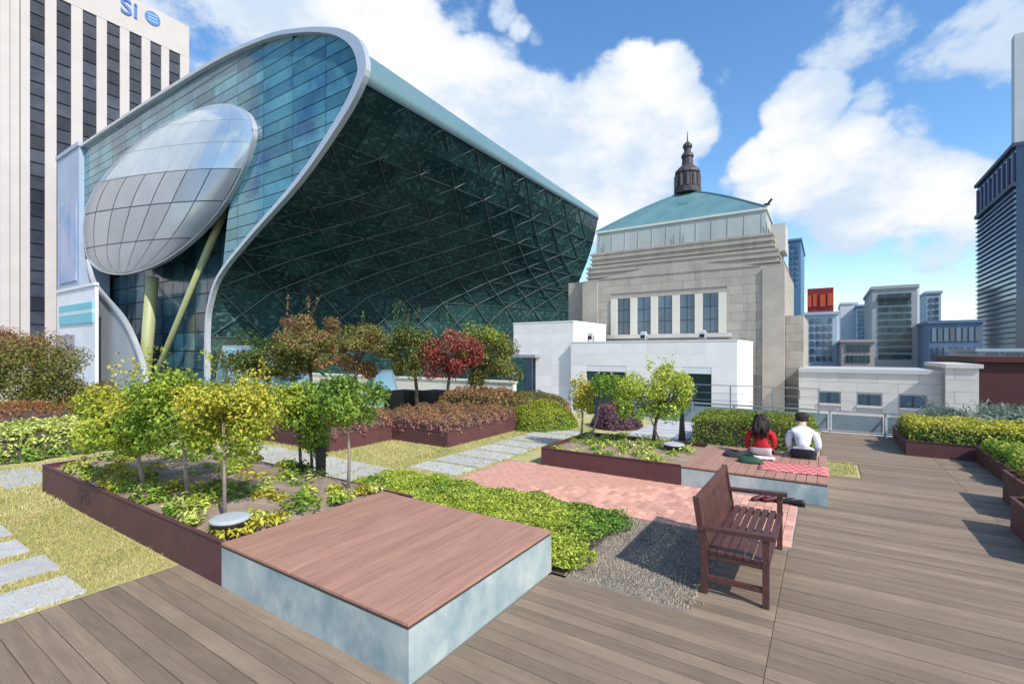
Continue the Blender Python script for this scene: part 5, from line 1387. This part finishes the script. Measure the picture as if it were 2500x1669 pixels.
# blue poster building and white building with the cyan banner, left of the glass hall
t, a, c, zt, zb = slab_building('poster_building', 'blue grey block with a large poster between the white tower and the glass hall', 33.3, (140, 193), (375, 705), 5, W('blue_grey_wall', (.36, .45, .58)), MGf, 0, 0)
b = MB(); b.box(33.1, 33.28, on_x(188, 600, 33.3).y, on_x(148, 600, 33.3).y, on_x(165, 690, 33.3).z, on_x(165, 500, 33.3).z); b.build('poster', mat('blue_poster', (.13, .30, .52), .6, var=(.45, .45, .60), vscale=.16, stretch=(1, 1, .6)), t)
t, a, c, zt, zb = slab_building('banner_building', 'white low building with a cyan striped banner left of the glass hall', 31.0, (139, 232), (706, 850), .5, W('pale_white_wall', (.74, .77, .82)), MGf, 0, 0)
yb0, yb1 = on_x(229, 750, 31).y, on_x(148, 750, 31).y
for (p, q, m) in ((742, 758, W('banner_cyan', (.18, .52, .62))), (758.5, 768, W('banner_pale', (.50, .70, .74))), (768.5, 790, W('banner_cyan', (.18, .52, .62)))):
    b = MB(); b.box(30.75, 30.98, yb0, yb1, on_x(190, q, 31).z, on_x(190, p, 31).z); b.build('banner_stripe', m, t)
b = MB(); b.box(30.78, 30.98, on_x(182, 850, 31).y, on_x(140, 850, 31).y, -5, on_x(160, 818, 31).z); b.build('shop_window', mat('mauve_window', (.14, .11, .17), .2, var=(.25, .27, .30), vscale=.3), t)

# right side skyline
slab_building('glass_tower', 'blue glass tower just visible behind the stone hall', 140.0, (1925, 1955), (588, 700), 25, W('blue_tower', (.10, .22, .36)), MGf, 2, 8, None)
t, a, c, zt, zb = slab_building('sign_building', 'pale blue office block with a red roof sign', 95.0, (1966, 2044), (768, 885), 18, W('pale_blue_wall', (.42, .50, .58)), MGf, 4, 6, W('pale_blue_side', (.55, .62, .68)))
rz = on_x(2000, 703, 95).z
b = MB(); b.box(95.2, 97, a + .5, c - .3, zt + .3, rz); sg = b.build('roof_sign', mat('red_sign', (.22, .014, .012), .5), t)
for (p, q) in ((1972, 1994), (2002, 2034)):
    y0, y1 = on_x(q, 740, 95).y, on_x(p, 740, 95).y; z0, z1 = on_x(2000, 750, 95).z, on_x(2000, 715, 95).z
    b = MB(); w_ = (y1 - y0) * .42; b.box(95.0, 95.18, y0, y0 + w_, z0 + .2, z1 - .1); b.box(95.0, 95.18, y1 - w_, y1, z0 + .1, z1 - .3); b.build('sign_mark', mat('orange_mark', (.50, .075, .02), .5), sg)
slab_building('white_tower', 'slender white block between the red sign and the grey glass block', 180.0, (2052, 2094), (742, 860), 25, W('bright_white', (.80, .80, .80)), MGf, 0, 0)
slab_building('bluish_tower', 'slender bluish block beside the slender white one', 170.0, (2091, 2128), (748, 860), 25, W('slate_blue', (.24, .34, .43)), MGf, 3, 10)
slab_building('beige_block', 'low beige block in front of the slender towers', 80.0, (2055, 2135), (835, 890), 20, W('beige_wall', (.42, .36, .33)), MGd, 6, 2)
t, a, c, zt, zb = slab_building('grey_glass_block', 'grey block with a big dark glass front and bright side wall', 110.0, (2130, 2240), (704, 880), 22, W('mid_grey', (.34, .36, .37)), MGd, 7, 10, W('cream_side', (.78, .74, .66)), margin=.13, win_frac=.93)
b = MB(); y0, y1 = on_x(2222, 740, 110).y, on_x(2142, 740, 110).y; b.box(109.5, 109.85, y0, y1, on_x(2180, 733, 110).z, on_x(2180, 727, 110).z); b.build('slot_vent', M_black, t)
slab_building('pale_block', 'pale blue narrow block right behind the grey glass block', 150.0, (2262, 2298), (716, 860), 20, W('pale_block_wall', (.48, .58, .64)), MGf, 2, 9)
slab_building('navy_block', 'dull blue low block left of the dark louvred tower', 100.0, (2268, 2400), (788, 890), 20, W('navy_wall', (.10, .17, .27)), MGf, 8, 2, margin=.04)
slab_building('brown_block', 'dark red brown block at the right edge beside the end pavilion', 42.0, (2391, 2560), (884, 960), 15, W('oxblood', (.085, .022, .022)), MGd, 0, 0)
def tower_right():
    Y = -26.6
    near = on_y(2481, 357, Y); far = on_y(2386, 472, Y); zt = near.z
    t = empty('louvred_tower', ((near.x + far.x) / 2, Y, -20), 'dark blue louvred office tower at the right edge', 'building')
    m = mat('navy_glass', (.025, .045, .085), .12, 0, .6, var=(.05, .08, .14), vscale=.1, rnd=.2); fr = W('louvre_blue', (.17, .23, .32))
    b = MB(); b.box(near.x, far.x, Y - 25, Y, -20, zt); b.build('core', m, t)
    zc = on_y(2481, 455, Y).z
    n = 34; h = (zc + 2) / n
    for k in range(n):
        piece('louvre', fr, t, near.x + .2, far.x - .2, Y + .02, Y + .35, -2 + k * h, -2 + k * h + .16)
    for k in range(9):
        x = near.x + 1 + (far.x - near.x - 2) * k / 8
        b = MB(); b.box(x - .35, x + .35, Y + .02, Y + .3, zc + 1.0, zt - .8); b.build('crown_fin', W('crown_mauve', (.16, .17, .28)), t)
    b = MB(); b.box(near.x - .1, far.x + .1, Y - 25, Y + .5, zt, zt + .6); b.build('roof', W('navy_roof', (.05, .06, .10)), t)
    b = MB(); b.box(near.x, far.x, Y + .02, Y + .5, zc + .1, zc + .8); b.build('belt', W('navy_roof', (.05, .06, .10)), t)
    p = on_y(2484, 95, Y - 1)
    t2 = empty('grey_pier_tower', (p.x, Y - 12, -20), 'tall pale grey pier tower cut by the right edge', 'building')
    b = MB(); b.box(p.x - 1.9, p.x - .2, Y - 1.4, Y - .2, -20, p.z); b.build('pier', W('pale_grey_pier', (.50, .54, .58)), t2)
    b = MB(); b.box(p.x - 1.5, p.x + 4, Y - 30, Y - 1.41, -20, p.z - 1.0); b.build('wall', W('grey_tower_wall', (.22, .26, .33)), t2)
    n = 16
    for k in range(n):
        piece('window_band', m, t2, p.x - 1.65, p.x - 1.45, Y - 29, Y - 2.2, -2 + k * 3.4, -.2 + k * 3.4)
    # pale podium ledge under the tower
    q0 = on_y(2400, 860, Y + 6); 
tower_right()
slab_building('podium', 'pale blue podium with columns under the louvred tower', 70.0, (2388, 2560), (858, 884), 15, W('podium_blue', (.40, .47, .52)), MGf, 10, 1)
